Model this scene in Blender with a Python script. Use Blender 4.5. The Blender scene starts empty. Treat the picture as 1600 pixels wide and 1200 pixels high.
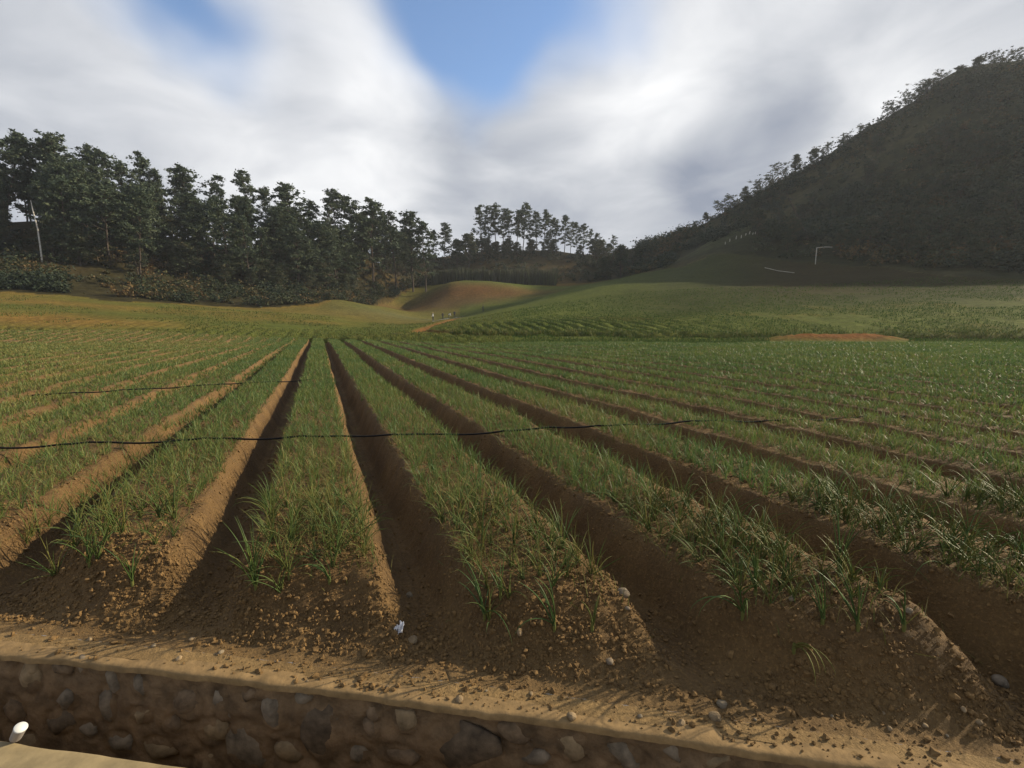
import bpy, bmesh, math
import numpy as np
from mathutils import Vector
rng = np.random.default_rng(11)
S = bpy.context.scene
COL = S.collection
rad = math.radians

# ------------------------------------------------------------------ camera, sky, sun, exposure
EYE = 1.41                       # metres above the top of the beds; rows run along +Y, z = 0 is the bed top
F_PX = 740.0                     # focal length for a 1600 px wide frame
PITCH = math.atan(93 / F_PX)
YAW = rad(22.05)
cam = bpy.data.objects.new('camera', bpy.data.cameras.new('camera'))
COL.objects.link(cam)
cam.data.sensor_width = 36.0
cam.data.lens = 36.0 * F_PX / 1600
cam.data.clip_start = 0.05
cam.data.clip_end = 5000
cam.location = (0, 0, EYE)
cam.rotation_euler = (math.pi / 2 - PITCH, 0, -YAW)
S.camera = cam

SUN_AZ, SUN_EL = rad(93), rad(26)          # azimuth clockwise from +Y
sun = bpy.data.objects.new('sun', bpy.data.lights.new('sun', 'SUN'))
COL.objects.link(sun)
sun.data.energy = 5.0
sun.data.angle = rad(0.6)
sun.data.color = (1.0, 0.86, 0.62)
sd = Vector((math.sin(SUN_AZ) * math.cos(SUN_EL), math.cos(SUN_AZ) * math.cos(SUN_EL), math.sin(SUN_EL)))
sun.rotation_euler = sd.to_track_quat('Z', 'Y').to_euler()
sun.location = (60, 0, 60)

S.view_settings.view_transform = 'Standard'
S.view_settings.look = 'None'
S.view_settings.gamma = 1
S.view_settings.use_curve_mapping = False
S.view_settings.exposure = 0.72

# ---- projection helpers (photo pixel -> direction), used to lay the place out to its real size
Fh = np.array([math.sin(YAW), math.cos(YAW), 0.0]); RT = np.array([math.cos(YAW), -math.sin(YAW), 0.0])
ZU = np.array([0, 0, 1.0])
FW = Fh * math.cos(PITCH) - ZU * math.sin(PITCH); UP = ZU * math.cos(PITCH) + Fh * math.sin(PITCH)
CAM = np.array([0, 0, EYE])
def ray(px, py): return FW + RT * (px - 800) / F_PX + UP * (600 - py) / F_PX
def atd(px, py, d): return CAM + ray(px, py) * d
def project(p):
    v = np.asarray(p, float) - CAM
    w = v @ FW
    return 800 + F_PX * (v @ RT) / w, 600 - F_PX * (v @ UP) / w, w

def build_world():
    w = bpy.data.worlds.new('World'); S.world = w; w.use_nodes = True
    nt = w.node_tree; N = nt.nodes; L = nt.links; N.clear()
    def n(t, **k):
        x = N.new(t)
        for a, b in k.items(): setattr(x, a, b)
        return x
    def mth(op, a, b=None, c=None, clamp=False):
        x = n('ShaderNodeMath', operation=op, use_clamp=clamp)
        for i, v in enumerate((a, b, c)):
            if v is None: continue
            if hasattr(v, 'is_output'): L.new(v, x.inputs[i])
            else: x.inputs[i].default_value = v
        return x.outputs[0]
    out = n('ShaderNodeOutputWorld'); bg = n('ShaderNodeBackground'); L.new(bg.outputs[0], out.inputs[0])
    bg.inputs[1].default_value = 0.125
    sky = n('ShaderNodeTexSky', sky_type='NISHITA', sun_disc=False)
    sky.sun_elevation = SUN_EL; sky.sun_rotation = SUN_AZ
    sky.altitude = 300; sky.air_density = 1.0; sky.dust_density = 0.3; sky.ozone_density = 3.0
    tc = n('ShaderNodeTexCoord')
    nrm = n('ShaderNodeVectorMath', operation='NORMALIZE'); L.new(tc.outputs['Generated'], nrm.inputs[0])
    D = nrm.outputs[0]
    sep = n('ShaderNodeSeparateXYZ'); L.new(D, sep.inputs[0])
    zz = mth('ADD', mth('MAXIMUM', sep.outputs[2], 0.0), 0.22)
    cmb = n('ShaderNodeCombineXYZ')
    L.new(mth('DIVIDE', sep.outputs[0], zz), cmb.inputs[0]); L.new(mth('DIVIDE', sep.outputs[1], zz), cmb.inputs[1])
    def noise(scale, detail, rough, off, dist=0.0):
        mp = n('ShaderNodeMapping'); L.new(cmb.outputs[0], mp.inputs[0]); mp.inputs['Location'].default_value = off
        t = n('ShaderNodeTexNoise'); L.new(mp.outputs[0], t.inputs[0])
        t.inputs['Scale'].default_value = scale; t.inputs['Detail'].default_value = detail
        t.inputs['Roughness'].default_value = rough; t.inputs['Distortion'].default_value = dist
        return t.outputs[0]
    # ragged edges: the clearings are looked up in a direction that wanders with noise
    wt = n('ShaderNodeTexNoise'); L.new(D, wt.inputs[0]); wt.inputs['Scale'].default_value = 2.6; wt.inputs['Detail'].default_value = 3.0
    wv = n('ShaderNodeVectorMath', operation='MULTIPLY_ADD'); L.new(wt.outputs['Color'], wv.inputs[0]); wv.inputs[1].default_value = (0.34,) * 3
    sb = n('ShaderNodeVectorMath', operation='SUBTRACT'); L.new(D, sb.inputs[0]); sb.inputs[1].default_value = (0.17,) * 3
    L.new(sb.outputs[0], wv.inputs[2]); DW = wv.outputs[0]
    n1 = noise(1.1, 3.0, 0.42, (3.1, 7.7, 0.0), 0.3)
    n2 = noise(2.3, 6.0, 0.52, (9.3, 1.2, 0.0), 0.4)
    # broad clearings and thick clumps of the cloud deck, as directions
    def lobe(px, py, ang, amp, sy=1.0):
        d = ray(px, py); d = d / np.linalg.norm(d)
        dp = n('ShaderNodeVectorMath', operation='DISTANCE'); L.new(DW, dp.inputs[0]); dp.inputs[1].default_value = tuple(d)
        q = mth('DIVIDE', dp.outputs['Value'], 2 * math.sin(rad(ang) / 2))
        return mth('MULTIPLY', mth('EXPONENT', mth('MULTIPLY', mth('MULTIPLY', q, q), -1.0)), amp)
    def total(lst, start):
        acc = start
        for l in lst: acc = mth('ADD', acc, lobe(*l))
        return acc
    # broken cloud everywhere, closing into a deck over the valley ahead
    cover = total([(735, 80, 6, -0.62), (830, 10, 7.5, -0.62), (700, 100, 4.5, -0.22), (900, -90, 11, -0.4), (640, 20, 4, -0.2), (690, -60, 8, -0.35), (300, 45, 4.2, -0.55), (225, -20, 5, -0.44), (365, 100, 2.8, -0.3),
                   (520, 190, 12, 0.30), (980, 180, 13, 0.30), (60, 200, 16, 0.30), (800, 340, 20, 0.35), (1300, 130, 18, 0.30), (1500, 60, 14, 0.25), (120, 60, 9, 0.25)], mth('ADD', mth('MULTIPLY', n1, 1.5), -0.40))
    cm = n('ShaderNodeMapRange', interpolation_type='SMOOTHSTEP'); L.new(cover, cm.inputs[0])
    cm.inputs[1].default_value = -0.42; cm.inputs[2].default_value = 0.66; cm.inputs[3].default_value = 0.0
    thick = total([(430, 215, 12, 0.22), (480, 60, 6, -0.12), (620, 140, 6, 0.20), (130, 150, 10, 0.22), (960, 200, 8, 0.26), (1080, 60, 10, 0.24), (560, 290, 6, 0.16), (1330, 60, 9, 0.10),
                   (1200, 165, 7, -0.42), (1080, 272, 4.5, -0.28), (730, 265, 4, -0.16), (950, 345, 10, -0.16), (60, 230, 9, -0.20),
                   (1440, 130, 9, 0.14), (250, 240, 9, -0.1), (860, 170, 6, -0.16), (1330, 200, 6, 0.12), (30, 20, 8, -0.12)], mth('MULTIPLY', n2, 0.9))
    ramp = n('ShaderNodeValToRGB'); L.new(thick, ramp.inputs[0])
    e = ramp.color_ramp.elements
    e[0].position = 0.05; e[0].color = (1.300, 1.505, 1.949, 1)
    e[1].position = 0.85; e[1].color = (4.856, 4.891, 4.959, 1)
    m = e.new(0.42); m.color = (2.668, 2.804, 3.078, 1)
    mix = n('ShaderNodeMixRGB'); L.new(cm.outputs[0], mix.inputs[0]); L.new(sky.outputs[0], mix.inputs[1]); L.new(ramp.outputs[0], mix.inputs[2])
    L.new(mix.outputs[0], bg.inputs[0])
build_world()

# ------------------------------------------------------------------ helpers
def vnoise(x, y, seed=0):
    xi = np.floor(x).astype(np.int64); yi = np.floor(y).astype(np.int64)
    fx = x - xi; fy = y - yi
    fx = fx * fx * (3 - 2 * fx); fy = fy * fy * (3 - 2 * fy)
    def h(a, b):
        v = (a * 374761393 + b * 668265263 + seed * 974634777) & 0xffffffff
        v = ((v ^ (v >> 13)) * 1274126177) & 0xffffffff
        return ((v ^ (v >> 16)) & 0xffff) / 65535.0
    return (h(xi, yi) * (1 - fx) + h(xi + 1, yi) * fx) * (1 - fy) + (h(xi, yi + 1) * (1 - fx) + h(xi + 1, yi + 1) * fx) * fy
def fbm(x, y, oct=4, seed=0, gain=0.5):
    s = 0; a = 1; t = 0
    for i in range(oct):
        s = s + a * vnoise(x * 2 ** i + 17.3 * i, y * 2 ** i + 5.1 * i, seed + i); t += a; a *= gain
    return s / t - 0.5
def sstep(a, b, x):
    t = np.clip((x - a) / (b - a), 0, 1); return t * t * (3 - 2 * t)

def mesh_np(name, V, faces, smooth=True, tint=None, tint_name='tint'):
    """V (n,3), faces list of (m,k) int arrays"""
    me = bpy.data.meshes.new(name)
    V = np.asarray(V, np.float32).reshape(-1, 3)
    if not isinstance(faces, (list, tuple)): faces = [faces]
    faces = [np.asarray(q, np.int32) for q in faces if len(q)]
    me.vertices.add(len(V)); me.vertices.foreach_set('co', V.ravel())
    loops = np.concatenate([q.ravel() for q in faces])
    tot = np.concatenate([np.full(len(q), q.shape[1], np.int32) for q in faces])
    me.loops.add(len(loops)); me.loops.foreach_set('vertex_index', loops)
    me.polygons.add(len(tot))
    me.polygons.foreach_set('loop_start', np.concatenate([[0], np.cumsum(tot)[:-1]]).astype(np.int32))
    me.update(calc_edges=True)
    me.polygons.foreach_set('use_smooth', np.full(len(tot), smooth, bool))
    if tint is not None:
        tint = np.asarray(tint, np.float32)
        if tint.ndim == 1: tint = np.repeat(tint[:, None], 3, 1)
        at = me.color_attributes.new(tint_name, 'FLOAT_COLOR', 'POINT')
        at.data.foreach_set('color', np.concatenate([tint, np.ones((len(tint), 1), np.float32)], 1).astype(np.float32).ravel())
    me.validate()
    return me
def link(name, data, mat=None, parent=None, **props):
    o = bpy.data.objects.new(name, data); COL.objects.link(o)
    if parent is not None: o.parent = parent
    if mat is not None and data is not None and not data.materials:
        for m in (mat if isinstance(mat, (list, tuple)) else [mat]): data.materials.append(m)
    for k, v in props.items(): o[k] = v
    return o
def thing(name, label, cat, loc=(0, 0, 0), rz=0, group=None, data=None, mat=None):
    o = link(name, data, mat); o.location = loc; o.rotation_euler = (0, 0, rz)
    o['label'] = label; o['category'] = cat
    if group: o['group'] = group
    return o
def grid_faces(nu, nv):
    i = np.arange(nu - 1)[:, None] * nv + np.arange(nv - 1)[None, :]
    i = i.ravel()
    return np.stack([i, i + nv, i + nv + 1, i + 1], 1)
def tube(pts, r, sides=6, cap=True):
    P = np.asarray(pts, float); n = len(P); r = np.broadcast_to(np.asarray(r, float), (n,))
    T = np.gradient(P, axis=0); T /= np.linalg.norm(T, axis=1)[:, None] + 1e-9
    ref = np.array([0.31, 0.17, 0.93]) if abs(T[0, 2]) < 0.9 else np.array([1.0, 0.1, 0])
    A = np.cross(T, ref); A /= np.linalg.norm(A, axis=1)[:, None] + 1e-9
    B = np.cross(T, A)
    a = np.linspace(0, 2 * np.pi, sides, endpoint=False)
    V = P[:, None, :] + r[:, None, None] * (np.cos(a)[None, :, None] * A[:, None, :] + np.sin(a)[None, :, None] * B[:, None, :])
    i = np.arange(n - 1)[:, None] * sides; j = np.arange(sides)[None, :]; k = (j + 1) % sides
    Fq = np.stack([(i + j).ravel(), (i + k).ravel(), (i + sides + k).ravel(), (i + sides + j).ravel()], 1)
    return V.reshape(-1, 3), Fq
def merge(parts):
    """parts: list of (V,F) with quads or tris -> V, [F..]"""
    V = []; by = {}; o = 0
    for v, f in parts:
        V.append(v); by.setdefault(f.shape[1], []).append(f + o); o += len(v)
    return np.concatenate(V), [np.concatenate(q) for q in by.values()]

# ------------------------------------------------------------------ materials
def mat_base(name):
    m = bpy.data.materials.new(name); m.use_nodes = True
    nt = m.node_tree; b = nt.nodes['Principled BSDF']
    b.inputs['Roughness'].default_value = 0.9
    b.inputs['Specular IOR Level'].default_value = 0.25
    return m, nt, b
def nd(nt, t, **k):
    x = nt.nodes.new(t)
    for a, b in k.items(): setattr(x, a, b)
    return x
def tex_noise(nt, scale, detail=4, rough=0.55, vec=None, dist=0):
    if vec is None:
        tc = nd(nt, 'ShaderNodeNewGeometry'); vec = tc.outputs['Position']
    t = nd(nt, 'ShaderNodeTexNoise'); nt.links.new(vec, t.inputs['Vector'])
    t.inputs['Scale'].default_value = scale; t.inputs['Detail'].default_value = detail
    t.inputs['Roughness'].default_value = rough; t.inputs['Distortion'].default_value = dist
    return t.outputs[0]
def ramp(nt, fac, stops):
    r = nd(nt, 'ShaderNodeValToRGB'); nt.links.new(fac, r.inputs[0])
    e = r.color_ramp.elements
    while len(e) < len(stops): e.new(0.5)
    for q, (p, c) in zip(e, stops):
        q.position = p; q.color = (*c, 1)
    return r.outputs[0]
def mixc(nt, fac, a, b, mode='MIX'):
    m = nd(nt, 'ShaderNodeMixRGB', blend_type=mode)
    for i, v in enumerate((fac, a, b)):
        if hasattr(v, 'is_output'): nt.links.new(v, m.inputs[i])
        else: m.inputs[i].default_value = v if i == 0 else (*v, 1)
    return m.outputs[0]
def bump(nt, b, chain):
    prev = None
    for h, strength, dist in chain:
        bp = nd(nt, 'ShaderNodeBump'); nt.links.new(h, bp.inputs['Height'])
        bp.inputs['Strength'].default_value = strength; bp.inputs['Distance'].default_value = dist
        if prev is not None: nt.links.new(prev, bp.inputs['Normal'])
        prev = bp.outputs[0]
    nt.links.new(prev, b.inputs['Normal'])

def soil_material(name, dry, mid, moist, crumb=1.0, dust=False):
    m, nt, b = mat_base(name)
    c1 = ramp(nt, tex_noise(nt, 2.2, 5, 0.6), [(0.3, moist), (0.5, mid), (0.72, dry)])
    c2 = ramp(nt, tex_noise(nt, 60, 3, 0.65), [(0.3, tuple(x * 0.62 for x in mid)), (0.52, mid), (0.72, tuple(min(1, x * 1.45) for x in dry))])
    col = mixc(nt, 0.45, c1, c2)
    vo = nd(nt, 'ShaderNodeTexVoronoi'); g = nd(nt, 'ShaderNodeNewGeometry'); nt.links.new(g.outputs['Position'], vo.inputs['Vector'])
    vo.inputs['Scale'].default_value = 55
    spk = ramp(nt, vo.outputs['Distance'], [(0.08, (1, 1, 1)), (0.16, (0, 0, 0))])
    sel = ramp(nt, vo.outputs['Color'], [(0.80, (0, 0, 0)), (0.84, (1, 1, 1))])
    col = mixc(nt, mixc(nt, 1.0, spk, sel, 'MULTIPLY'), col, (0.25, 0.18, 0.095))
    if dust:
        at = nd(nt, 'ShaderNodeVertexColor'); at.layer_name = 'tint'
        col = mixc(nt, at.outputs[0], col, mixc(nt, 0.5, c2, (0.215, 0.14, 0.06)))
    nt.links.new(col, b.inputs['Base Color'])
    bump(nt, b, [(tex_noise(nt, 22, 6, 0.68), 0.85 * crumb, 0.03), (tex_noise(nt, 120, 4, 0.7), 0.8 * crumb, 0.008)])
    return m
M_BED = soil_material('bed_soil', (0.172, 0.102, 0.037), (0.106, 0.061, 0.022), (0.058, 0.033, 0.013), dust=True)
M_HEAD = soil_material('headland_soil', (0.225, 0.145, 0.060), (0.178, 0.113, 0.046), (0.110, 0.067, 0.026), 0.7)

def vcol_ground(name, nscale, amount, bumpsc, tone):
    m, nt, b = mat_base(name)
    b.inputs['Specular IOR Level'].default_value = 0.03
    at = nd(nt, 'ShaderNodeVertexColor'); at.layer_name = 'tint'
    v = ramp(nt, tex_noise(nt, nscale, 6, 0.65), [(0.3, (1 - amount,) * 3), (0.7, (1 + amount * 0.9,) * 3)])
    v2 = ramp(nt, tex_noise(nt, nscale * 0.12, 4, 0.6), [(0.3, (0.8, 0.82, 0.8)), (0.7, (1.18, 1.12, 1.1))])
    col = mixc(nt, 1.0, mixc(nt, 1.0, at.outputs[0], v, 'MULTIPLY'), v2, 'MULTIPLY')
    col = mixc(nt, 1.0, col, tone, 'MULTIPLY')
    nt.links.new(col, b.inputs['Base Color'])
    bump(nt, b, [(tex_noise(nt, bumpsc, 5, 0.65), 1.0, 0.25)])
    return m
M_FIELD = vcol_ground('valley_field_cover', 1.6, 0.35, 2.5, (0.80, 0.77, 0.50))
M_HILL = vcol_ground('hillside_cover', 0.5, 0.45, 0.8, (0.56, 0.55, 0.46))

def leaf_material(name, c_lo, c_mid, c_hi, trans=0.3, rough=0.5, spec=0.3):
    m, nt, b = mat_base(name)
    at = nd(nt, 'ShaderNodeVertexColor'); at.layer_name = 'tint'
    col = ramp(nt, at.outputs[0], [(0.0, c_lo), (0.5, c_mid), (1.0, c_hi)])
    nt.links.new(col, b.inputs['Base Color'])
    b.inputs['Roughness'].default_value = rough; b.inputs['Specular IOR Level'].default_value = spec
    if trans:
        t = nd(nt, 'ShaderNodeBsdfTranslucent'); nt.links.new(col, t.inputs[0])
        mx = nd(nt, 'ShaderNodeMixShader'); mx.inputs[0].default_value = trans
        nt.links.new(b.outputs[0], mx.inputs[1]); nt.links.new(t.outputs[0], mx.inputs[2])
        nt.links.new(mx.outputs[0], nt.nodes['Material Output'].inputs[0])
    return m
M_ONION = leaf_material('onion_leaf', (0.052, 0.105, 0.034), (0.105, 0.148, 0.040), (0.21, 0.18, 0.055), 0.38, 0.5, 0.22)
M_FARCROP = leaf_material('distant_crop_leaf', (0.036, 0.070, 0.022), (0.068, 0.098, 0.029), (0.13, 0.118, 0.038), 0.25, 0.9, 0.02)
M_WEED = leaf_material('dry_weed', (0.06, 0.092, 0.022), (0.12, 0.122, 0.032), (0.175, 0.128, 0.048), 0.2, 0.7, 0.2)
M_PINE = leaf_material('pine_needles', (0.0371, 0.0547, 0.0352), (0.0547, 0.0762, 0.0439), (0.0831, 0.0978, 0.0508), 0.22, 0.7, 0.2)
M_BROAD = leaf_material('broad_leaves', (0.0332, 0.0508, 0.0313), (0.0547, 0.0684, 0.0371), (0.0978, 0.0821, 0.0439), 0.2, 0.7, 0.2)
M_SCRUB = leaf_material('scrub_leaves', (0.020, 0.032, 0.018), (0.040, 0.050, 0.021), (0.118, 0.074, 0.030), 0.12, 0.75, 0.2)
M_CANE = leaf_material('cane_stems', (0.028, 0.030, 0.018), (0.042, 0.046, 0.022), (0.06, 0.075, 0.03), 0.1, 0.8, 0.2)

def plain(name, c, rough=0.8, nscale=None, amt=0.25, bumpd=0, spec=0.25):
    m, nt, b = mat_base(name); b.inputs['Roughness'].default_value = rough; b.inputs['Specular IOR Level'].default_value = spec
    if nscale:
        col = ramp(nt, tex_noise(nt, nscale, 5, 0.6), [(0.3, tuple(x * (1 - amt) for x in c)), (0.7, tuple(min(1, x * (1 + amt)) for x in c))])
        nt.links.new(col, b.inputs['Base Color'])
        if bumpd: bump(nt, b, [(tex_noise(nt, nscale * 2, 6, 0.65), 0.7, bumpd)])
    else: b.inputs['Base Color'].default_value = (*c, 1)
    return m
M_BARK = plain('bark', (0.06, 0.046, 0.036), 0.95, 3, 0.4)
M_PALEBARK = plain('bleached_wood', (0.40, 0.37, 0.32), 0.85, 2, 0.25)
M_HOSE = plain('black_hose', (0.010, 0.010, 0.011), 0.85, spec=0.1)
M_MORTAR = plain('mud_stained_mortar', (0.140, 0.090, 0.048), 0.95, 9, 0.5, 0.02)
M_CAP = plain('dusty_concrete', (0.195, 0.126, 0.056), 0.92, 14, 0.32, 0.006)
M_LEDGE = plain('kerb_concrete', (0.215, 0.165, 0.088), 0.92, 8, 0.28, 0.004)
M_DITCH = plain('ditch_mud', (0.035, 0.026, 0.016), 0.8, 5, 0.4, 0.01)
STONES = [plain('grey_stone', (0.150, 0.117, 0.081), 0.9, 16, 0.5, 0.008), plain('brown_stone', (0.125, 0.084, 0.049), 0.92, 16, 0.5, 0.008),
          plain('dark_stone', (0.095, 0.068, 0.043), 0.9, 16, 0.5, 0.008), plain('buff_stone', (0.196, 0.139, 0.078), 0.92, 16, 0.4, 0.008)]
M_PEBBLE = plain('pale_pebble', (0.155, 0.122, 0.08), 0.85, 30, 0.3)
M_CLOD = plain('soil_clod', (0.128, 0.076, 0.029), 0.95, 25, 0.5, 0.004)
M_WHITE = plain('white_plastic', (0.5, 0.5, 0.48), 0.4, spec=0.4)
M_GREYPIPE = plain('grey_pipe_wall', (0.27, 0.24, 0.215), 0.5, 12, 0.15, spec=0.4)
M_PAPER = plain('white_litter', (0.62, 0.61, 0.62), 0.7, 40, 0.08)

# ------------------------------------------------------------------ shape of the land
P = 1.2
def cdx(x, y): return x * Fh[0] + y * Fh[1], x * RT[0] + y * RT[1]     # depth, sideways
def wall_y(x): return 2.18 - 0.6 * x - 0.012 * x * x
CTRL = []
for d in (6, 14, 22, 30, 36):
    for k in (-1.3, -0.7, 0, 0.7, 1.3): CTRL.append((*(Fh * d + RT * d * k)[:2], 0.0))
for px, py, d in [
    # left field rising to the wood
    (0, 500, 48), (0, 472, 62), (0, 457, 73), (200, 515, 45), (200, 490, 62), (200, 468, 80), (400, 520, 47), (400, 496, 72), (400, 480, 96),
    (500, 527, 47), (560, 511, 72), (500, 491, 86), (480, 473, 106), (560, 478, 112), (-500, 450, 55), (-500, 500, 42),
    # valley floor
    (640, 521, 52), (640, 506, 88), (676, 501, 118), (755, 485, 126), (720, 496, 110),
    # brown mound
    (600, 465, 148), (560, 466, 140), (700, 444, 156), (780, 443, 156), (850, 449, 162), (700, 470, 143), (640, 489, 128), (600, 481, 132), (800, 466, 143), (900, 442, 172), (960, 433, 180),
    (640, 447, 164), (680, 443, 174), (780, 443, 175), (865, 442, 176), (700, 428, 192), (600, 452, 152), (610, 414, 182), (560, 404, 162), (620, 432, 168),
    # back hill
    (640, 412, 190), (700, 402, 210), (760, 393, 216), (860, 392, 216), (940, 396, 216), (760, 420, 192), (880, 420, 192),
    # left wooded hill
    (0, 350, 108), (100, 346, 112), (300, 376, 130), (450, 394, 140), (580, 400, 150), (650, 408, 200), (100, 408, 92), (300, 430, 108), (450, 442, 122), (580, 448, 146), (-500, 330, 92), (-500, 410, 72),
    # hump of the right field
    (700, 514, 50), (760, 519, 46), (1000, 527, 40.5), (1300, 528, 40), (1600, 528, 39), (800, 491, 68), (850, 466, 95), (930, 446, 108), (1000, 433, 118), (1060, 430, 118),
    (1200, 438, 95), (1000, 481, 65), (1200, 482, 57), (1200, 505, 47), (1400, 505, 46), (1400, 472, 60), (1600, 472, 55), (1600, 500, 45), (1900, 470, 52), (1900, 520, 38),
    # right hill; unseen ridge right of frame raised so its shadow reaches the field
    (1100, 404, 140), (1180, 372, 152), (1300, 420, 104), (1300, 392, 122), (1450, 430, 85), (1600, 440, 74),
    (990, 394, 230), (1050, 374, 218), (1100, 348, 208), (1170, 300, 202), (1250, 258, 192), (1330, 222, 182), (1400, 176, 174), (1500, 118, 164), (1600, 98, 152), (1900, -5, 135), (2400, -20, 110), (3200, 90, 75),
    (1250, 345, 160), (1400, 300, 140), (1500, 300, 125), (1600, 300, 110), (1600, 200, 130), (1400, 385, 110), (2200, 300, 85), (2200, 430, 62)]:
    p = atd(px, py, d); CTRL.append((p[0], p[1], p[2]))
for px, d, z in [(0, 150, 12), (250, 170, 12), (450, 190, 14), (600, 240, 26), (760, 270, 15), (900, 270, 15), (990, 280, 15), (1100, 265, 22), (1250, 250, 35), (1400, 235, 50), (1600, 215, 60), (1900, 190, 50),
                 (0, 230, 0), (450, 280, 0), (760, 360, 0), (1100, 360, 0), (1600, 320, 20), (2400, 160, 45)]:
    p = CAM + (Fh + RT * (px - 800) / F_PX) * d; CTRL.append((p[0], p[1], z))
CTRL = np.array(CTRL)
def _tps():
    X = CTRL[:, :2] / 100; n = len(X)
    def K(A, B):
        r2 = ((A[:, None] - B[None]) ** 2).sum(2); return np.where(r2 > 0, 0.5 * r2 * np.log(np.maximum(r2, 1e-12)), 0)
    A = np.zeros((n + 3, n + 3)); A[:n, :n] = K(X, X) + np.eye(n) * 2e-4
    A[:n, n] = 1; A[:n, n + 1:] = X; A[n:, :n] = A[:n, n:].T
    w = np.linalg.solve(A, np.concatenate([CTRL[:, 2], np.zeros(3)]))
    def f(x, y):
        x = np.asarray(x, float); sh = x.shape
        Q = np.stack([x.ravel(), np.asarray(y, float).ravel()], 1) / 100
        out = np.empty(len(Q))
        for i in range(0, len(Q), 20000):
            q = Q[i:i + 20000]; out[i:i + 20000] = K(q, X) @ w[:n] + w[n] + q @ w[n + 1:]
        return out.reshape(sh)
    return f
TPS = _tps()
# the red drain that curls round the foot of the right field, and the bank along it
DRAIN = np.array([CAM + ray(px, py) * d for px, py, d in [(712, 496, 100), (690, 501, 80), (662, 508, 62), (650, 514, 53), (664, 519, 48), (700, 522, 44.5), (760, 523, 42.5), (860, 524, 41.5), (1000, 526, 40), (1300, 527, 39.5), (1600, 528, 39), (2000, 528, 38)]])[:, :2]
def drain_dist(x, y):
    p = np.stack([np.asarray(x, float).ravel(), np.asarray(y, float).ravel()], 1); best = np.full(len(p), 1e9); par = np.zeros(len(p))
    for i in range(len(DRAIN) - 1):
        a, b = DRAIN[i], DRAIN[i + 1]; ab = b - a; t = np.clip(((p - a) @ ab) / (ab @ ab), 0, 1)
        d = np.linalg.norm(p - a - t[:, None] * ab, axis=1); m = d < best; best[m] = d[m]; par[m] = (i + t)[m]
    return best.reshape(np.shape(x)), par.reshape(np.shape(x))
EDGE = 34.0
def edge(x, y):
    """depth at which the planted beds stop: farther up the left slope than on the right"""
    cd, cx = cdx(x, y); a = cx / np.maximum(cd, 1.0)
    return EDGE + 11.0 * sstep(-0.12, -0.5, a) + 1.6 * (vnoise(a * 9 + 40, a * 0, 71) - 0.5)
HUMP_DIR = Fh * math.cos(rad(-14)) + RT * math.sin(rad(-14))       # furrows of the right field
HUMP_ACR = np.array([-HUMP_DIR[1], HUMP_DIR[0]])
def land(x, y):
    x = np.asarray(x, float); y = np.asarray(y, float)
    cd, cx = cdx(x, y)
    z = TPS(x, y)
    w = sstep(EDGE - 1, EDGE + 5, cd)
    z = z * w
    far = sstep(40, 90, cd)
    z = z + far * (fbm(x / 14, y / 14, 3, 5) * 1.0) + sstep(34, 44, cd) * fbm(x / 3, y / 3, 3, 8) * 0.14
    z = z + sstep(95, 150, cd) * sstep(0.28, 0.5, cx / np.maximum(cd, 1)) * (fbm(x / 30, y / 30, 4, 66, 0.55) * 13 + 1)
    dd, par = drain_dist(x, y)
    side = sstep(0.2, 0.9, dd) * (1 - sstep(8, 18, dd)) * sstep(2.5, 4, par) * sstep(36, 42, cd + 0 * x)
    beyond = (cd > 38.6)
    z = z + 0.26 * side * beyond * (0.55 + 0.9 * vnoise(x * 0.7, y * 0.7, 3))
    z = z - 0.5 * np.exp(-(dd / 0.75) ** 2)
    hp = CAM + (Fh + RT * (1310 - 800) / F_PX) * 37.6
    ha = (x - hp[0]) * RT[0] + (y - hp[1]) * RT[1]; hb = (x - hp[0]) * Fh[0] + (y - hp[1]) * Fh[1]
    z = z + (0.62 + 0.25 * fbm(x * 1.2, y * 1.2, 3, 19)) * np.exp(-(ha / 4.8) ** 4 - (hb / 1.5) ** 2)
    # furrows of neighbouring plots: same crop, row spacing carried on
    left = (cd > EDGE) * (1 - sstep(50, 62, cd)) * (cx < -0.22 * cd + 6)
    z = z + 0.05 * np.cos(2 * np.pi * (x + 0.1) / P) * left
    rt = sstep(40.5, 41.5, cd) * (1 - sstep(52, 66, cd)) * sstep(-0.16, -0.08, cx / np.maximum(cd, 1))
    u = x * HUMP_ACR[0] + y * HUMP_ACR[1]
    z = z - 0.26 * rt * (1 - 0.85 * sstep(0.28, 0.5, cx / np.maximum(cd, 1))) * sstep(0.45, 0.95, 0.5 + 0.5 * np.cos(2 * np.pi * u / 1.35)) 
    return z
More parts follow.
